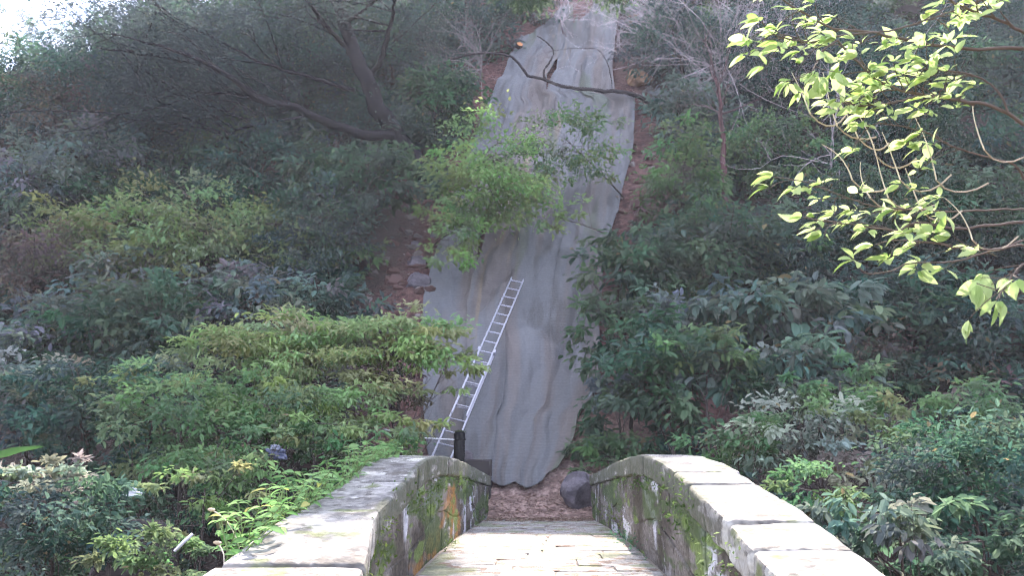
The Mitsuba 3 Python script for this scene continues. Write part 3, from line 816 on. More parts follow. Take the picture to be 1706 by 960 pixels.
def twig_fan(path, start, count, length, direction, spread, r0, rr, color, depth=2, sides=3):
    """Fine side branches from a limb's points onwards."""
    out, tips = [], []
    for _ in range(count):
        i = int(rr.integers(start, len(path)))
        d = np.asarray(direction) + rr.normal(size=3) * spread
        d /= np.linalg.norm(d)
        L = length * (.5 + .8 * rr.random())
        p0 = path[i]
        p1 = p0 + d * L * .5 + rr.normal(size=3) * .08 * L
        p2 = p1 + (d + rr.normal(size=3) * .35) * L * .5
        pts = spline([p0, p1, p2], 6)
        out.append(tube(pts, np.linspace(r0, r0 * .3, 6), sides, color, 0, int(rr.integers(1e6))))
        tips.append(p2)
        if depth > 1:
            o2, t2 = twig_fan(pts, 2, 3, length * .5, d, spread * 1.1, r0 * .5, rr, color, depth - 1, sides)
            out += o2; tips += t2
    return out, tips


# the leaning tree above the bare soil
lt = tag('leaning_tree', 'large dark tree leaning out from the slope with a forked trunk and fanning branches', 'tree')
b0 = hit(738, 300)
Yb = b0[1]
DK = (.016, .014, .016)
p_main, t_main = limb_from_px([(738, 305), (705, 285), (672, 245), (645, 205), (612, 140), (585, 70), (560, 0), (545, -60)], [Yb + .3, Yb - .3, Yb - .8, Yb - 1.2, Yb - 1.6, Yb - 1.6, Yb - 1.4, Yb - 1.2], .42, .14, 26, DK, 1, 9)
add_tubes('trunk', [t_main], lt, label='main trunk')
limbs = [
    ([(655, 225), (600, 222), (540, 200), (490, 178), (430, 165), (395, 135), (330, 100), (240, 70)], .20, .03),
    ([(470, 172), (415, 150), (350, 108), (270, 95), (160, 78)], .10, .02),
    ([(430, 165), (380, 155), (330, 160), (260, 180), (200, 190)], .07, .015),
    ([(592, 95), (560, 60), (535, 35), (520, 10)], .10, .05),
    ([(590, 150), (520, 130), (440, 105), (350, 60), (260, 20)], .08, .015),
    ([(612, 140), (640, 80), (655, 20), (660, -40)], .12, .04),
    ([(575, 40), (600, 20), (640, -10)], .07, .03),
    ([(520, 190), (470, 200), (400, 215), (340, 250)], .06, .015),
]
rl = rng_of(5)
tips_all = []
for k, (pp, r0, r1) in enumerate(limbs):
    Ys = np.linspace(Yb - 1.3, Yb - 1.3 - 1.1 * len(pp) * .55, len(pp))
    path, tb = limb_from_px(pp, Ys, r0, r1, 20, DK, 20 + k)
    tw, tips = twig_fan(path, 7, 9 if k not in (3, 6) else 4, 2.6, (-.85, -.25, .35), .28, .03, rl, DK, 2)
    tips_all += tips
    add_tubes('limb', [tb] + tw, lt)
S = SPECIES['dark_fine']
tp = np.array(tips_all)
idx = np.repeat(np.arange(len(tp)), 74)
off = rl.normal(size=(len(idx), 3)) * [.55, .5, .22]
base = tp[idx] + off
dirs = np.array([-.6, -.2, -.1]) + off * .8 + rl.normal(size=off.shape) * .4
ln = .13 * (.6 + .8 * rl.random(len(idx)))
v, f = leaves(base, dirs, np.array([0, 0, 1.0]) + rl.normal(size=off.shape) * .35, ln, ln * .38)
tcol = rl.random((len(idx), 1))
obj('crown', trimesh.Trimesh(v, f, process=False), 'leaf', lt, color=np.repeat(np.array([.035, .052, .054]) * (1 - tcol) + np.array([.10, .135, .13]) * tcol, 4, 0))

# a bough of the same tree that reaches forward over the bridge, above the frame: its leaves dapple the parapets
bough = spline([p_main[-1], (-5.0, 27.5, 19.5), (-2.2, 23.5, 16.6), (-.9, 18.5, 13.4), (-.8, 14.2, 10.2)], 26)
bt = [tube(bough, np.linspace(.16, .03, 26), 7, DK, .2, 8)]
tips2 = []
for q_ in range(46):
    on_right = q_ % 5 == 4
    y0 = rl.uniform(7.2, 9.4) if on_right else rl.uniform(5.5, 9.4)
    tt = np.interp(y0, [5.3, 9], [13.5, 20.0]) + rl.uniform(0, 1.5)
    g = np.array([(1.3 if on_right else -1.3) + rl.normal() * .2, y0, .1]) + np.array(SUN) * tt
    tips2.append(g)
    i0 = int(np.argmin(np.linalg.norm(bough - g - [0, 1.0, .4], axis=1)))
    bt.append(tube(spline([bough[i0], (bough[i0] + g) / 2 + [0, 0, .15], g], 6), np.linspace(.03, .008, 6), 4, DK, 0, q_))
add_tubes('limb', bt, lt)
tp = np.array(tips2)
idx = np.repeat(np.arange(len(tp)), 105)
off = rl.normal(size=(len(idx), 3)) * [.26, .34, .22]
ln = .16 * (.6 + .8 * rl.random(len(idx)))
v, f = leaves(tp[idx] + off, off + rl.normal(size=off.shape) * .3 - [0, 0, .1], np.array([0, 0, 1.0]) + rl.normal(size=off.shape) * .4, ln, ln * .42)
obj('crown', trimesh.Trimesh(v, f, process=False), 'leaf', lt, color=np.tile((.08, .12, .07), (len(v), 1)))

# dead limb across the netting
dl = tag('fallen_limb', 'dark bare limb stretching across the upper netting with a forked tip', 'branch')
Yd = hit(1075, 172)[1]
GR = (.05, .042, .042)
pa, ta = limb_from_px([(1110, 190), (1075, 168), (1040, 153), (990, 150), (940, 144), (905, 132), (878, 126)], [Yd + .2, Yd - .3, Yd - .9, Yd - 1.4, Yd - 1.8, Yd - 2, Yd - 2.1], .11, .055, 22, GR, 61)
tubs = [ta]
for pp, r0, r1 in [([(880, 127), (868, 112), (850, 92), (815, 88), (780, 90), (740, 105), (690, 130)], .06, .015), ([(908, 132), (905, 120), (918, 100), (922, 84), (908, 68), (895, 60)], .05, .02),
                   ([(1020, 152), (990, 80), (960, 80), (920, 84)], .02, .01)]:
    p_, t_ = limb_from_px(pp, np.linspace(Yd - 2, Yd - 2.4, len(pp)), r0, r1, 16, GR, int(pp[0][0]))
    tubs.append(t_)
    tw, _ = twig_fan(p_, 5, 6, .9, (-.6, -.2, .4), .5, .014, rl, (.16, .14, .14), 2)
    tubs += tw
add_tubes('branch', tubs, dl)


# bare twig trees
def bare_tree(label, px, py, fx, fy, reach, direction, seed, col=(.52, .46, .47), n=12, r0=.085, Yp=0.0):
    t = tag(key_for('bare_tree'), label, 'tree')
    b = hit(fx, fy)
    c = at(px, py, b[1] - .9 - Yp)
    r = rng_of(seed)
    stem = spline([b - [0, 0, .2], (b + c) / 2 + r.normal(size=3) * .3, c], 12)
    tub = [tube(stem, np.linspace(r0 * .8, r0 * .35, 12), 6, [a * .55 for a in col], .2, seed)]
    add_tubes('trunk', tub, t)
    tw, _ = twig_fan(stem, 4, n, reach, direction, .55, r0 * .30, r, col, 3)
    add_tubes('twigs', tw, t, kind='stuff')
    return t


bare_tree('pale bare twiggy tree fanning from the netting top towards the orange stump', 800, 75, 760, 190, 2.2, (-.35, -.3, .4), 3, n=26, col=(.27, .24, .235), r0=.06)
bare_tree('bare grey twiggy tree spreading above the right border of the netting', 1140, 30, 1115, 120, 3.6, (-.35, -.3, .25), 4, n=60)
bare_tree('bare grey tree with tangled twigs above the thin red trunk', 1200, 90, 1200, 200, 3.4, (-.05, -.4, .2), 6, n=60)
bare_tree('bare twiggy tree between the tangled grey tree and the sunlit leaves', 1280, 70, 1270, 190, 3.2, (-.1, -.4, .3), 7, n=40)
bare_tree('small bare tree rising above the top of the netting', 955, 15, 950, 60, 1.7, (.1, -.3, .5), 8, n=14)
bare_tree('bare pale stems drooping behind the sunlit branches', 1400, 160, 1390, 330, 2.4, (-.1, -.4, .1), 9, n=12, r0=.06)

rt = tag('slim_tree', 'slim reddish trunk standing upright in the dark bushes', 'tree')
b = hit(1208, 350)
p_, t_ = limb_from_px([(1208, 362), (1207, 300), (1204, 240), (1200, 180), (1192, 130)], [b[1] - .5] * 2 + [b[1] - .3] * 3, .12, .06, 16, (.10, .05, .05), 71)
add_tubes('trunk', [t_], rt)
for sgn, k in ((-1, 9), (1, 11)):
    tw, _ = twig_fan(p_, k, 4, 1.6, (.5 * sgn, -.2, .7), .3, .04, rl, (.13, .09, .09), 2)
    add_tubes('limb', tw, rt)

# ------------------------------------------------------------------ ladder
lad = tag('extension_ladder', 'aluminium extension ladder leaning against the netting', 'ladder')
gz = lambda p: float(ground_z(p[0], p[1]))
from scipy.spatial import cKDTree
NP_ = np.vstack(NET_POINTS)
near = cKDTree(NP_[:, :2])
for off in np.arange(.2, 1.6, .04):  # as close to the mat as it can lean
    A, Bt = at(738, 757, hit(738, 757)[1] - off - .1), at(862, 468, hit(862, 468)[1] - off)
    L0 = A + (Bt - A) * np.linspace(.06, 1, 60)[:, None]
    L0 = np.vstack([L0 + [.2, 0, 0], L0 - [.2, 0, 0]])
    if (L0[:, 2] - NP_[near.query(L0[:, :2])[1], 2]).min() > .07: break
ax = (Bt - A) / np.linalg.norm(Bt - A)
ext = .1
while ext < 2.6 and (A - ax * ext)[2] > gz(A - ax * ext) + .04: ext += .04
A = A - ax * ext
LEN = np.linalg.norm(Bt - A)
wv = np.array([1.0, .12, 0]); wv -= ax * (wv @ ax); wv /= np.linalg.norm(wv)
nv_ = np.cross(wv, ax); nv_ = nv_ if nv_[1] < 0 else -nv_


def bar(p, q, a, wa, b, wb):
    c = np.array([[[[P + a * wa * i + b * wb * j] for j in (-.5, .5)] for i in (-.5, .5)] for P in (p, q)]).reshape(2, 2, 2, 3)
    c = np.transpose(c, (1, 0, 2, 3))
    v, f = block(c, (2, 2, 2), .004, 0)
    return trimesh.Trimesh(*meshkit.arrays((v, f))[:2], process=False)


def section(parent, s0, s1, half, out, first):
    for sg in (-1, 1):
        p, q_ = A + ax * s0 + wv * sg * half + nv_ * out, A + ax * s1 + wv * sg * half + nv_ * out
        web = bar(p, q_, wv, .018, nv_, .06)
        fl1 = bar(p + nv_ * .026 - wv * sg * .014, q_ + nv_ * .026 - wv * sg * .014, wv, .026, nv_, .010)
        fl2 = bar(p - nv_ * .026 - wv * sg * .014, q_ - nv_ * .026 - wv * sg * .014, wv, .026, nv_, .010)
        obj('rail', trimesh.util.concatenate([web, fl1, fl2]), 'aluminium', parent)
    s = first
    while s < s1 - .05:
        p, q_ = A + ax * s - wv * half + nv_ * out, A + ax * s + wv * half + nv_ * out
        v, f, _ = tube([p, (p + q_) / 2, q_], .018, 10)
        obj('rung', trimesh.Trimesh(v, f, process=False), 'aluminium', parent, smooth=40)
        s += step


lo = key_for('lower_section', lad)
up = key_for('upper_section', lad)
step = (LEN - ext) / 17.0
n_up = math.ceil(LEN * .33 / step - .6)
section(lo, 0, LEN * .60, .215, .0, .6 * step)
section(up, LEN * .33, LEN, .188, .07, (n_up + .6) * step)
for sg in (-1, 1):
    p = A + ax * LEN * .61 + wv * sg * .215 + nv_ * .03
    obj('guide_bracket', bar(p - ax * .06, p + ax * .06, wv, .05, nv_, .15), 'aluminium', up)
    p = A + wv * sg * .215
    obj('foot', bar(p - ax * .08, p + ax * .03, wv, .07, nv_, .09), 'black_paint', lo)

# ------------------------------------------------------------------ post, rope, block, boulder, stump, rubbish
pt = tag('bollard', 'short black round post with a white rope tied to it', 'post')
pc = at(765, 765, 17.7)
gzp = gz(pc)
zt = at(765, 720, 17.7)[2]
prof = [(0, gzp - .2), (.125, gzp - .2), (.12, zt - .15), (.125, zt - .14), (.125, zt - .05), (.112, zt - .015), (.07, zt), (0, zt + .003)]
m = trimesh.creation.revolve(np.array(prof), sections=20)
m.apply_translation([pc[0], pc[1], 0])
obj('shaft', m, 'black_paint', pt, smooth=40)
v, f = [], []
rm2 = rng_of(3)
base = np.array([pc[0], pc[1], zt]) + rm2.normal(size=(160, 3)) * [.05, .05, .008]
v, f = leaves(base, rm2.normal(size=(160, 3)) * [1, 1, .3] + [0, 0, .3], np.array([0, 0, 1.0]) + rm2.normal(size=(160, 3)) * .3, .05, .02)
obj('moss', trimesh.Trimesh(v, f, process=False), 'leaf', pt, color=np.tile((.07, .10, .03), (len(v), 1)), kind='stuff')
rp = tag('rope', 'slack white rope running from the black post into the bushes', 'rope')
e1 = np.array([pc[0] - .11, pc[1] - .09, at(755, 733, 17.6)[2]])
e2 = at(640, 716, 16.2)
mid = (e1 + e2) / 2 - [0, 0, .06]
ring = [np.array([pc[0] + .135 * math.cos(a), pc[1] + .135 * math.sin(a), e1[2] + .01]) for a in np.linspace(-2.3, 2.3, 14)]
obj('strand', trimesh.Trimesh(*tube(spline([e2, at(690, 727, 16.8), mid, e1], 26), .017, 7)[:2], process=False), 'rope_fibre', rp, smooth=True)
obj('loop', trimesh.Trimesh(*tube(np.array(ring), .016, 6)[:2], process=False), 'black_paint', rp, smooth=True, label='dark loop round the post')

sb = tag('stone_block', 'low dark stone block between the black post and the netting foot', 'stone block')
a, b_ = at(768, 775, 18.2), at(818, 775, 18.2)
zt = at(790, 767, 18.2)[2]
obj('slab', block(stone8((a[0], a[0]), (b_[0], b_[0]), 17.95, 18.6, -1.2, -1.2, zt, zt + .02), (5, 5, 5), .03, .03, 3), 'rock_dark', sb, smooth=40)
scene['rock_dark'] = {'type': 'twosided', 'nested': {'type': 'principled', 'base_color': rgb(.045, .038, .036), 'roughness': .9}}


def rock_mesh(c, R, seed, rough=.25, cuts=(), sub=4):
    m = trimesh.creation.icosphere(subdivisions=sub)
    v = m.vertices.copy()
    v *= (1 + rough * (meshkit.fbm(v * 1.6 + seed, 3, seed) - .5) * 2)[:, None]
    for n_, o_ in cuts:
        n_ = np.array(n_, float); n_ /= np.linalg.norm(n_)
        s_ = v @ n_ - o_
        v -= np.where(s_ > 0, s_ * .93, 0)[:, None] * n_
    v += v * (.05 * (meshkit.fbm(v * 7 + seed, 2, seed + 2) - .5))[:, None]
    return trimesh.Trimesh(v * R + c, m.faces, process=False)


bc = at(966, 820, 17.6)
tag(obj('boulder', rock_mesh(bc, (.40, .38, .46), 4, .26, [((.55, -.75, -.35), .62), ((-.6, -.3, .75), .80)]), 'boulder_stone', smooth=32), 'purple-grey boulder wedged behind the parapet end beside the dirt path', 'boulder')
for i, (px, py, s_, lab) in enumerate([(776, 770, .16, 'pale rubble stone lying on the low dark block'), (692, 440, .36, 'pale grey rock poking out of the red soil beside the netting'), (694, 472, .42, 'broad grey rock beneath the pale rock in the red soil'),
                                       (690, 410, .22, 'small pale stone at the top of the red soil scar'), (722, 395, .2, 'small pinkish stone tight against the netting border above the scar'), (1080, 405, .35, 'pale branch-like stone at the foot of the red strip'),
                                       (1062, 135, .75, 'ochre earth bank face above the red strip'), (620, 520, .35, 'dull brown rock in the red soil behind the yellow shrub'), (945, 828, .10, 'small pale stone in front of the boulder'), (752 + 73, 800, .13, 'pale stone beside the netting foot'),
                                       (655, 470, .3, 'reddish rock jutting from the scar away from the netting'), (1060, 340, .32, 'red rock in the bare strip beside the sapling')]):
    h_ = hit(px, py)
    if i == 0: h_ = np.array([at(px, py, 18.2)[0], 18.25, zt + .06])
    col = {6: 'ochre', 7: 'redrock', 10: 'redrock', 11: 'redrock'}.get(i, 'boulder_stone')
    tag(obj('rock', rock_mesh(h_ + [0, .05, .02], (s_, s_ * .8, s_ * .75), 20 + i, .35, [((.3, -.8, .4), .55), ((-.7, -.4, .3), .6)], 3), col, smooth=30), lab, 'rock')


rq = rng_of(91)
rub = []
while len(rub) < 260:
    if len(rub) % 5 < 3: px, py = rq.uniform(585, 735), rq.uniform(325, 545)
    else: px, py = rq.uniform(1020, 1100), rq.uniform(185, 405)
    xs_ = np.interp(py, [325, 545], [728, 690]) - px
    if len(rub) % 5 < 3 and not (-20 < xs_ < 25 + (py - 325) * .45): continue
    h_ = hit(px, py)
    s_ = .06 + .26 * rq.random() ** 3
    m = rock_mesh(h_ + [0, .02, 0], (s_, s_ * .8, s_ * (.5 + .4 * rq.random())), int(rq.integers(90)), .45, [((rq.normal(), -1, rq.normal()), .45), ((rq.normal(), -.3, 1), .5)], 2)
    tone = .6 + .8 * rq.random()
    rub.append((m.vertices.view(np.ndarray), m.faces, np.array([.115, .068, .058]) * tone if rq.random() < .8 else np.array([.20, .175, .16]) * tone))
v, f, col = cat_meshes(rub)
tag(obj('rubble', trimesh.Trimesh(v, f, process=False), 'bark', color=col), 'broken red-brown rock and clods on the bare soil beside the netting', 'rubble', kind='stuff')


def ochre_tex(p, n, uv):
    return mix((.13, .075, .045), (.30, .19, .115), smoothstep(.3, .7, fbm(p.x * 4, p.y * 4, p.z * 4, octaves=4)))


scene['ochre'] = {'type': 'twosided', 'nested': {'type': 'principled', 'base_color': mikit.proc(ochre_tex), 'roughness': .95}}
scene['redrock'] = {'type': 'twosided', 'nested': {'type': 'principled', 'base_color': rgb(.12, .07, .062), 'roughness': .95}}

stp = tag('tree_stump', 'sawn stump with a pale orange cut face at the top corner of the netting', 'stump')
h_ = hit(866, 78)
cdir = np.array([.25, -.75, .35]); cdir /= np.linalg.norm(cdir)
c0 = at(866, 73, h_[1] - 1.0)
v, f, col = tube([c0 - cdir * .7 + [0, 0, -.4], c0 - cdir * .3, c0], [.22, .17, .155], 14, (.07, .05, .045), .12, 4)
obj('trunk', trimesh.Trimesh(v, f, process=False), 'bark', stp, color=col)
v, f, col = tube([c0, c0 + cdir * .012], [.145, .14], 18, (.55, .26, .12), .05, 5)
obj('cut_face', trimesh.Trimesh(v, f, process=False), 'bark', stp, color=col, label='pale orange sawn face')


def sheet(c, w, h, seed, normal=(0, -.8, .5), crumple=.12):
    r_ = rng_of(seed)
    n = 14
    U, V = np.meshgrid(np.linspace(-1, 1, n), np.linspace(-1, 1, n))
    rad = np.sqrt(U ** 2 + V ** 2)
    th = np.arctan2(V, U)
    k = np.maximum(np.abs(U), np.abs(V)) / np.maximum(rad, 1e-9)
    U2, V2 = U * k * (1 + .15 * np.sin(3 * th + seed)), V * k * (1 + .12 * np.cos(2 * th + seed))
    nrm = np.array(normal, float); nrm /= np.linalg.norm(nrm)
    sx = np.cross([0, 0, 1.0], nrm); sx /= np.linalg.norm(sx)
    sy = np.cross(nrm, sx)
    z = crumple * (meshkit.fbm(np.stack([U2 * 2 + seed, V2 * 2, U2 * 0], -1), 3, seed) - .5) * 2
    P = c + U2[..., None] * sx * w / 2 + V2[..., None] * sy * h / 2 + (z + .25 * crumple * (1 - rad ** 2))[..., None] * nrm
    i, j = np.meshgrid(np.arange(n - 1), np.arange(n - 1), indexing='ij')
    q = np.stack([i * n + j, i * n + j + 1, (i + 1) * n + j + 1, (i + 1) * n + j], -1).reshape(-1, 4)
    return P.reshape(-1, 3), q


scene['blue_plastic'] = {'type': 'twosided', 'nested': {'type': 'principled', 'base_color': rgb(.09, .10, .16), 'roughness': .4}}
scene['teal_plastic'] = {'type': 'twosided', 'nested': {'type': 'principled', 'base_color': rgb(.01, .28, .33), 'roughness': .4}}
lc = at(228, 836, 11.5)
tag(obj('boulder', rock_mesh(lc - [0, 0, 2.1], (.62, .5, 2.0), 31, .34, [((.1, -.9, .3), .6), ((0, 0, 1), .92)], 4), 'rock_dark', smooth=32), 'dark rock ledge in the gorge under the small white plastic scrap', 'boulder')
tag(obj('plastic_sheet', sheet(at(220, 821, 11.1), .27, .10, 3, (0, -.9, .4), .04), 'white_plastic', smooth=True), 'small white plastic bowl-like scrap lying on the dark bank', 'plastic scrap')
bag = tag('plastic_bag', 'crumpled dull blue bag caught in the green bushes behind the weeds', 'bag')
obj('body', rock_mesh(at(462, 758, 13.0), (.15, .1, .09), 8, 1.0, sub=3), 'blue_plastic', bag, smooth=True)
obj('neck', rock_mesh(at(458, 746, 12.95), (.07, .05, .045), 9, 1.1, sub=3), 'grey_plastic', bag, smooth=True, label='pale knotted neck of the bag')
scene['grey_plastic'] = {'type': 'twosided', 'nested': {'type': 'principled', 'base_color': rgb(.22, .24, .29), 'roughness': .4}}
tag(obj('plastic_scrap', rock_mesh(at(1187, 363, hit(1187, 370)[1] - 1.3), (.14, .08, .11), 10, .6, sub=3), 'teal_plastic', smooth=True), 'teal plastic scrap in the dark bush beneath the slim reddish trunk', 'plastic scrap')
tag(obj('stick', trimesh.Trimesh(*tube([at(291, 919, 9.0), at(305, 905, 9.0), at(321, 890, 9.05)], [.018, .02, .017], 8)[:2], process=False), 'white_plastic', smooth=True), 'straight white stick lying aslant beyond the parapet weeds', 'stick')


# ------------------------------------------------------------------ large leaves built one by one
def leaf_mesh(L=1.0, W=.45, fold=.16, curl=.25, n=6, wavy=0.0, seed=0):
    r = rng_of(seed)
    t = np.linspace(0, 1, n + 1)
    w = W * .5 * np.sin(PI * np.clip(t, .0, 1) ** .85) ** .8
    w[0] = .012; w[-1] = .004
    z = -curl * t ** 2 * L
    mid = np.stack([t * L, 0 * t, z], 1)
    wob = wavy * (r.random(n + 1) - .5)
    lf = np.stack([t * L, w * L, z + fold * w * L * 2 + wob * L], 1)
    rg = np.stack([t * L, -w * L, z + fold * w * L * 2 - wob * L], 1)
    v = np.vstack([mid, lf, rg])
    m1 = n + 1
    f = []
    for i in range(n):
        f += [[i, i + 1, m1 + i + 1], [i, m1 + i + 1, m1 + i], [i, 2 * m1 + i + 1, i + 1], [i, 2 * m1 + i, 2 * m1 + i + 1]]
    return v, np.array(f)


def frame(d, up):
    d = d / np.linalg.norm(d)
    s = np.cross(up, d); s /= np.linalg.norm(s) + 1e-9
    u = np.cross(d, s)
    return np.stack([d, s, u], 1)


rf = rng_of(19)
LEAFV = []
for k in range(12):
    W = [.42, .48, .38, .52][k % 4]
    v, f = leaf_mesh(1, W, .10 + .1 * rf.random(), .05 + .45 * rf.random(), 6, .03, k)
    g = rf.random()
    LEAFV.append((v, f, g))


def variants(c0, c1, bsdf):
    out = []
    for v, f, g in LEAFV:
        col = np.array(c0) * (1 - g) + np.array(c1) * g
        vein = np.ones((len(v), 1)); vein[:7] = 1.25
        out.append(mikit.ply(trimesh.Trimesh(v, f, process=False), bsdf, smooth=True, color=col * vein))
    return out


def put_leaf(parent, variant, p, d, up, L, name='leaf'):
    k = key_for(name, parent)
    M = np.eye(4)
    M[:3, :3] = frame(d, up) * L
    M[:3, 3] = p
    scene[k] = {**variant, 'to_world': T(M)}
    return k


# overhanging tree at the near bank, its trunk outside the frame
FG = variants((.23, .36, .09), (.60, .69, .36), 'leaf_bright')
ot = tag('overhanging_tree', 'sunlit tree hanging its yellow-green leafy branches into the upper corner', 'tree')
BR = (.12, .095, .075)
trunk = spline([(4.6, 2.6, -2.4), (4.4, 2.9, 0), (4.0, 3.2, 2.0), (3.7, 3.4, 4.2)], 16)
add_tubes('trunk', [tube(trunk, np.linspace(.14, .06, 16), 10, BR, .15, 2)], ot)
FL = [  # pixels, distances, radii, leaves at the tip and along
    ([(1760, 84), (1706, 80), (1602, 80), (1513, 67), (1453, 53), (1389, 46), (1354, 30), (1304, 0), (1285, -14)], 3.3, 2.9, .013, .004, 22),
    ([(1453, 53), (1396, 60), (1336, 69), (1297, 60), (1269, 35)], 2.95, 2.8, .006, .003, 22),
    ([(1453, 53), (1480, 51), (1566, 25), (1598, 14), (1650, -6)], 2.95, 3.1, .005, .004, 18),
    ([(1760, 80), (1706, 55), (1673, 35), (1630, 21), (1584, 0), (1560, -15)], 3.2, 3.0, .010, .006, 8),
    ([(1760, 240), (1706, 207), (1680, 188), (1637, 173), (1566, 163), (1503, 150), (1460, 131), (1425, 99), (1396, 67)], 3.1, 2.8, .012, .0045, 32),
    ([(1527, 159), (1478, 172), (1414, 175), (1400, 163)], 2.9, 2.8, .006, .003, 18),
    ([(1396, 67), (1370, 85), (1350, 125), (1336, 150), (1325, 80)][:4], 2.8, 2.75, .005, .003, 14),
    ([(1760, 368), (1706, 370), (1637, 377), (1584, 380), (1531, 371), (1488, 384), (1407, 373), (1340, 362)], 3.2, 2.8, .009, .003, 22),
    ([(1760, 345), (1706, 348), (1637, 350), (1560, 352), (1470, 345), (1400, 325), (1330, 300), (1290, 295)], 3.3, 2.9, .006, .0025, 24),
    ([(1760, 412), (1706, 408), (1658, 416), (1602, 414), (1556, 405), (1500, 400), (1460, 408)], 3.1, 2.85, .007, .003, 16),
    ([(1760, 380), (1706, 400), (1637, 423), (1584, 437), (1513, 439), (1481, 453), (1446, 456), (1425, 435)], 3.2, 2.9, .0065, .0025, 5),
    ([(1760, 430), (1706, 440), (1690, 455), (1672, 480), (1660, 500)], 2.6, 2.5, .006, .003, 14),
    ([(1706, 300), (1690, 275), (1640, 260), (1590, 245), (1540, 220), (1470, 205), (1420, 250)], 3.2, 2.9, .006, .0025, 24),
    ([(1680, 188), (1650, 140), (1600, 120), (1540, 115), (1500, 125)], 3.0, 2.9, .006, .0025, 20),
]
sub = [(1350, 130), (1335, 165), (1310, 160), (1330, 200)]
n_leaf, spare, petioles = 0, [], []
for k, (pp, Ya, Yb2, r0, r1, nl) in enumerate(FL):
    Ys = np.linspace(Ya, Yb2, len(pp))
    r0, r1 = r0 * .75, r1 * .7
    path, tb = limb_from_px(pp, Ys, r0, r1, 30, BR, 300 + k, 7)
    tb_all = [tb]
    if k in (0, 3, 4, 7, 8, 9, 10, 11):  # back to the trunk, outside the frame
        a0 = trunk[int(np.clip(4 + path[0][2] * 3.2, 3, 14))]
        tb_all.append(tube(spline([a0, (a0 + path[0]) / 2 + [0, 0, .05], path[0]], 8), np.linspace(r0 * 1.8, r0, 8), 7, BR, .1, k))
    lk = add_tubes('limb', tb_all, ot)
    main = (path[-1] - path[0]) / np.linalg.norm(path[-1] - path[0])
    nl = int(nl * 3.6)
    tufts = max(3, nl // 5)
    pos = np.linspace(.42, 1, tufts)
    for ti in range(tufts):
        pi = path[int(pos[ti] * 29)]
        side = np.clip(rf.normal(size=3), -1.2, 1.2) * [.06, .10, .05] + main * .04
        node = pi + side if ti < tufts - 1 else pi
        if ti < tufts - 1:
            petioles.append(tube(spline([pi - main * .03, pi + side * .5 + [0, 0, .008], node], 5), np.linspace(r1 * .9, .0012, 5), 5, BR, 0, n_leaf))
        for j in range(nl // tufts):
            a = rf.uniform(0, 2 * PI)
            d = main * .75 + np.array([math.cos(a), math.sin(a) * .8, .15 + .4 * math.sin(a * 2)]) * .8
            if k == 11: d = np.array([-.35, -.1, -.8]) + rf.normal(size=3) * .3
            d[2] -= .10
            L = .058 * (.45 + .95 * rf.random())
            up = np.array([0, 0, 1.0]) + rf.normal(size=3) * .45
            q_ = node + d / np.linalg.norm(d) * .012
            if n_leaf < 296:
                put_leaf(lk, FG[int(rf.integers(12))], q_, d, up, L)
            else:
                vv, ff, gg = LEAFV[int(rf.integers(12))]
                spare.append((vv @ (frame(d, up) * L).T + q_, ff, np.array([.23, .36, .09]) * (1 - gg) + np.array([.60, .69, .36]) * gg))
            n_leaf += 1
v, f, col = cat_meshes(spare)
obj('foliage', trimesh.Trimesh(v, f, process=False), 'leaf_bright', ot, smooth=True, color=col, kind='stuff')
# pale upright stems behind the leaves
tub = petioles
for px, py, h_ in [(1350, 190, 70), (1395, 210, 90), (1430, 230, 60), (1460, 260, 80), (1480, 330, 90), (1500, 300, 80), (1535, 350, 70), (1560, 300, 110), (1420, 300, 60), (1620, 400, 70), (1450, 330, 60), (1640, 250, 80)]:
    Y0 = 3.05
    P = spline([at(px, py, Y0), at(px - 14, py - h_ * .5, Y0 + .02), at(px - 30 + rf.normal() * 12, py - h_, Y0 + .06)], 8)
    tub.append(tube(P, np.linspace(.0032, .0014, 8), 5, (.58, .50, .36), 0, int(px)))
    P2 = spline([P[0], P[0] + [.08, .05, -.03], at(px + 50 + 40 * rf.random(), py + 8 + 14 * rf.normal(), Y0 + .1)], 6)
    tub.append(tube(P2, np.linspace(.0028, .004, 6), 5, (.40, .34, .24), 0, int(px) + 1))
add_tubes('twigs', tub, ot, kind='stuff', label='fine side twigs and pale upright leafless shoots')

# banana leaf at the picture edge
bn = tag('banana_plant', 'single broad bright green banana leaf at the picture edge', 'plant')
a = at(66, 733, 9.0); b_ = at(-80, 790, 8.8)
v, f = leaf_mesh(1, .34, .12, .10, 14, .012, 5)
M = frame(a - b_, np.array([.1, -.35, .9])) * np.linalg.norm(a - b_)
vw = v @ M.T + b_
obj('leaf', trimesh.Trimesh(vw, f, process=False), 'leaf_bright', bn, smooth=True, color=np.tile((.07, .155, .045), (len(v), 1)) * (.85 + .3 * rng_of(8).random((len(v), 1))))
g0 = np.array([b_[0] - .6, b_[1], float(ground_z(b_[0] - .6, b_[1]))])
add_tubes('trunk', [tube(spline([g0, (g0 + b_) / 2 + [-.1, 0, .3], b_], 8), np.linspace(.09, .02, 8), 8, (.10, .13, .05), .1, 3)], bn)

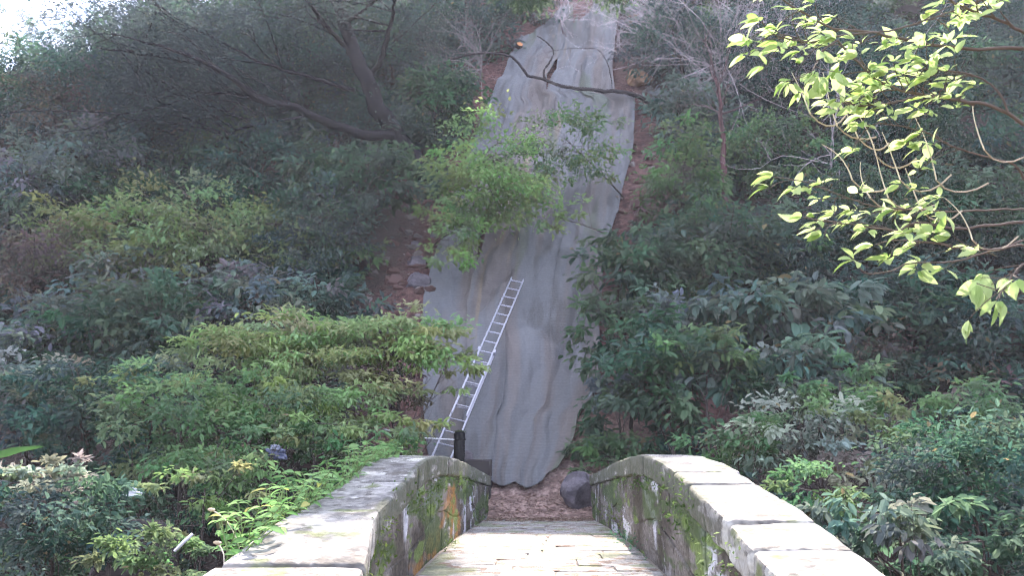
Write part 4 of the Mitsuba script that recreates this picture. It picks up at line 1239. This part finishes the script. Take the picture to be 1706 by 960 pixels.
# weeds along the outer edge of the parapet
WD = variants((.12, .26, .08), (.30, .45, .20), 'leaf_bright')
WY = variants((.36, .40, .10), (.50, .48, .20), 'leaf_bright')
ORD = 'first second third fourth fifth sixth seventh eighth ninth tenth eleventh twelfth thirteenth fourteenth fifteenth sixteenth seventeenth eighteenth nineteenth twentieth twenty-first twenty-second twenty-third twenty-fourth twenty-fifth twenty-sixth twenty-seventh twenty-eighth'.split()
for i in range(28):
    yv = 4.15 + 4.2 * (i / 27)
    x = -1.40 - (.0, .14, .06, .24)[i % 4] * (1 if yv < 7 else .5) - .03 * rf.random()
    w = tag(key_for('weed'), 'bright green leafy weed, ' + ORD[i] + ' from the near end of the row along the parapet edge', 'weed', 'weeds along the parapet edge')
    zr = float(rail_z(yv, -1))
    hgt = (.10 + .10 * rf.random()) * (1 if yv < 7 else .8) - .04 * (i % 2)
    tubs = []
    for st in range(4):
        lean = rf.normal(size=2) * .11
        p0 = np.array([np.clip(x, -1.62, -1.56) + rf.normal() * .01, yv + rf.normal() * .05, zr - .30])
        p1 = np.array([min(x + lean[0], -1.36), yv + lean[1], zr + hgt * (.7 + .5 * rf.random())])
        stem = spline([p0, (p0 + p1) / 2 + [lean[0] * -.3 - .02, 0, .02], p1], 7)
        tubs.append(tube(stem, np.linspace(.006, .003, 7), 5, (.16, .22, .08), 0, i))
        for q_ in range(10):
            node = stem[min(6, 2 + int(q_ * 5 / 9))]
            a = q_ * 2.4 + rf.random()
            d = np.array([math.cos(a), math.sin(a), .35 - .5 * rf.random()])
            pool = WY if rf.random() < .05 and yv < 5.6 else WD
            put_leaf(w, pool[int(rf.integers(12))], node, d, np.array([0, 0, 1.0]) + rf.normal(size=3) * .3, (.095 if yv < 6.5 else .085) * (.5 + .6 * rf.random()))
    add_tubes('stem', tubs, w)

# dry stalks that stand out of the weeds near the camera
scene['dry_straw'] = {'type': 'twosided', 'nested': {'type': 'principled', 'base_color': rgb(.42, .34, .22), 'roughness': .9}}
st_ = tag('dry_stalk', 'pale dry seed stalk standing among the nearest parapet weeds', 'stalk')
for px, py, px2, py2, Yv in [(362, 905, 372, 950, 4.1), (352, 850, 400, 900, 4.3)]:
    P = spline([at(px2, py2 + 30, Yv), at((px + px2) / 2 + 6, (py + py2) / 2, Yv), at(px, py, Yv)], 8)
    add_tubes('stem', [tube(P, .0035, 5, (.55, .5, .38), 0, 5)], st_)
    obj('seed_head', rock_mesh(P[-1], (.02, .014, .010), 4, .3, sub=2), 'dry_straw', st_, smooth=True)


# ferns and moss tufts on the inner faces and in the floor corners
def fern(label, p, n, size, nrm, c0, c1, seed):
    r = rng_of(seed)
    n = int(n * .42)
    t = tag(key_for('fern_tuft'), label, 'fern')
    p = np.asarray(p, float)
    base = p + r.normal(size=(n, 3)) * np.array(size) * .5
    d = np.array(nrm) * .8 + r.normal(size=(n, 3)) * .6 + [0, 0, -.15]
    ln = .036 * (.6 + .8 * r.random(n))
    v, f = leaves(base, d, np.array([0, 0, 1.0]) + r.normal(size=(n, 3)) * .4 + np.array(nrm) * .4, ln, ln * .45)
    tc = r.random((n, 1))
    obj('fronds', trimesh.Trimesh(v, f, process=False), 'leaf', t, color=np.repeat(np.array(c0) * (1 - tc) + np.array(c1) * tc, 4, 0), kind='stuff')


G0, G1 = (.045, .085, .03), (.10, .155, .05)
fern('green tuft in the floor corner by the orange stain', (-1.0, 9.4, -.76), 170, (.10, .9, .08), (.5, -.2, .5), G0, G1, 1)
fern('dark green tuft at the far corner of the orange-stained parapet', (-1.0, 14.2, -.72), 260, (.08, 2.6, .14), (.5, -.2, .5), G0, G1, 2)
fern('teal-green tuft on the floor against the lichen-streaked parapet', (.97, 9.6, -.74), 330, (.14, 1.5, .08), (-.5, -.2, .5), (.04, .13, .07), (.09, .22, .12), 3)
fern('moss cushion low on the far half of the lichen-streaked parapet', (1.02, 12.0, -.60), 330, (.06, 2.6, .16), (-.6, -.2, .4), (.07, .12, .02), (.14, .19, .04), 4)
fern('creeper hanging under the coping at the hump of the lichen-streaked parapet', (1.03, 8.6, -.10), 520, (.05, 2.4, .10), (-.6, -.2, .2), G0, G1, 5)
fern('creeper trailing down the near half of the lichen-streaked parapet', (1.02, 6.2, -.26), 360, (.05, .9, .22), (-.6, -.2, .2), G0, G1, 6)
fern('pale creeper on the nearest wall stones of the lichen-streaked parapet', (1.02, 4.9, -.50), 190, (.05, .7, .22), (-.6, -.2, .2), (.10, .15, .06), (.2, .26, .12), 7)
fern('fern ledge under the coping above the orange stain', (-1.03, 11.0, -.10), 620, (.05, 3.6, .10), (.6, -.2, .2), G0, G1, 8)
fern('moss fringe under the coping before the hump of the orange-stained parapet', (-1.02, 7.3, -.24), 330, (.05, 1.4, .16), (.6, -.2, .2), (.07, .12, .03), (.13, .19, .05), 9)
fern('yellow-green moss on the sunlit inner edge of the weedy parapet', (-.98, 5.2, -.42), 220, (.05, .6, .18), (.6, -.2, .2), (.07, .11, .03), (.15, .20, .06), 10)

# leaf litter on the dirt path
rg = rng_of(51)
n = 3600
x, y = rg.normal(size=n) * 1.0 - .1, rg.uniform(15.2, 19.4, n)
z = ground_z(x, y)
z = np.where(y < Y_FAR, np.maximum(z, floor_z(y)), z) + .012
keep = np.abs(x) < 1.02
keep |= y > Y_FAR
base = np.stack([x, y, z], 1)[keep]
n = len(base)
ln = .07 * (.5 + .8 * rg.random(n))
v, f = leaves(base, rg.normal(size=(n, 3)) * [1, 1, .12], np.array([0, 0, 1.0]) + rg.normal(size=(n, 3)) * .25, ln, ln * .5)
tc = rg.random((n, 1))
tag(obj('leaf_litter', trimesh.Trimesh(v, f, process=False), 'leaf', color=np.repeat(np.array([.10, .055, .04]) * (1 - tc) + np.array([.42, .31, .25]) * tc, 4, 0)), 'fallen brown leaves scattered on the dirt path at the bridge end', 'leaf litter', kind='stuff')

# ------------------------------------------------------------------ the air
if HAZE:
    zs = [float(gv[:, 2].min()) - 1.0, 58.0]
    scene['haze'] = {'type': 'cube', 'to_world': T().translate([0, 17.5, (zs[0] + zs[1]) / 2]).scale([76, 62, (zs[1] - zs[0]) / 2]), 'bsdf': {'type': 'null'}, 'interior': {'type': 'ref', 'id': 'air'}}
    tag('haze', 'thin pale air in front of the wooded slope', 'haze', kind='stuff')
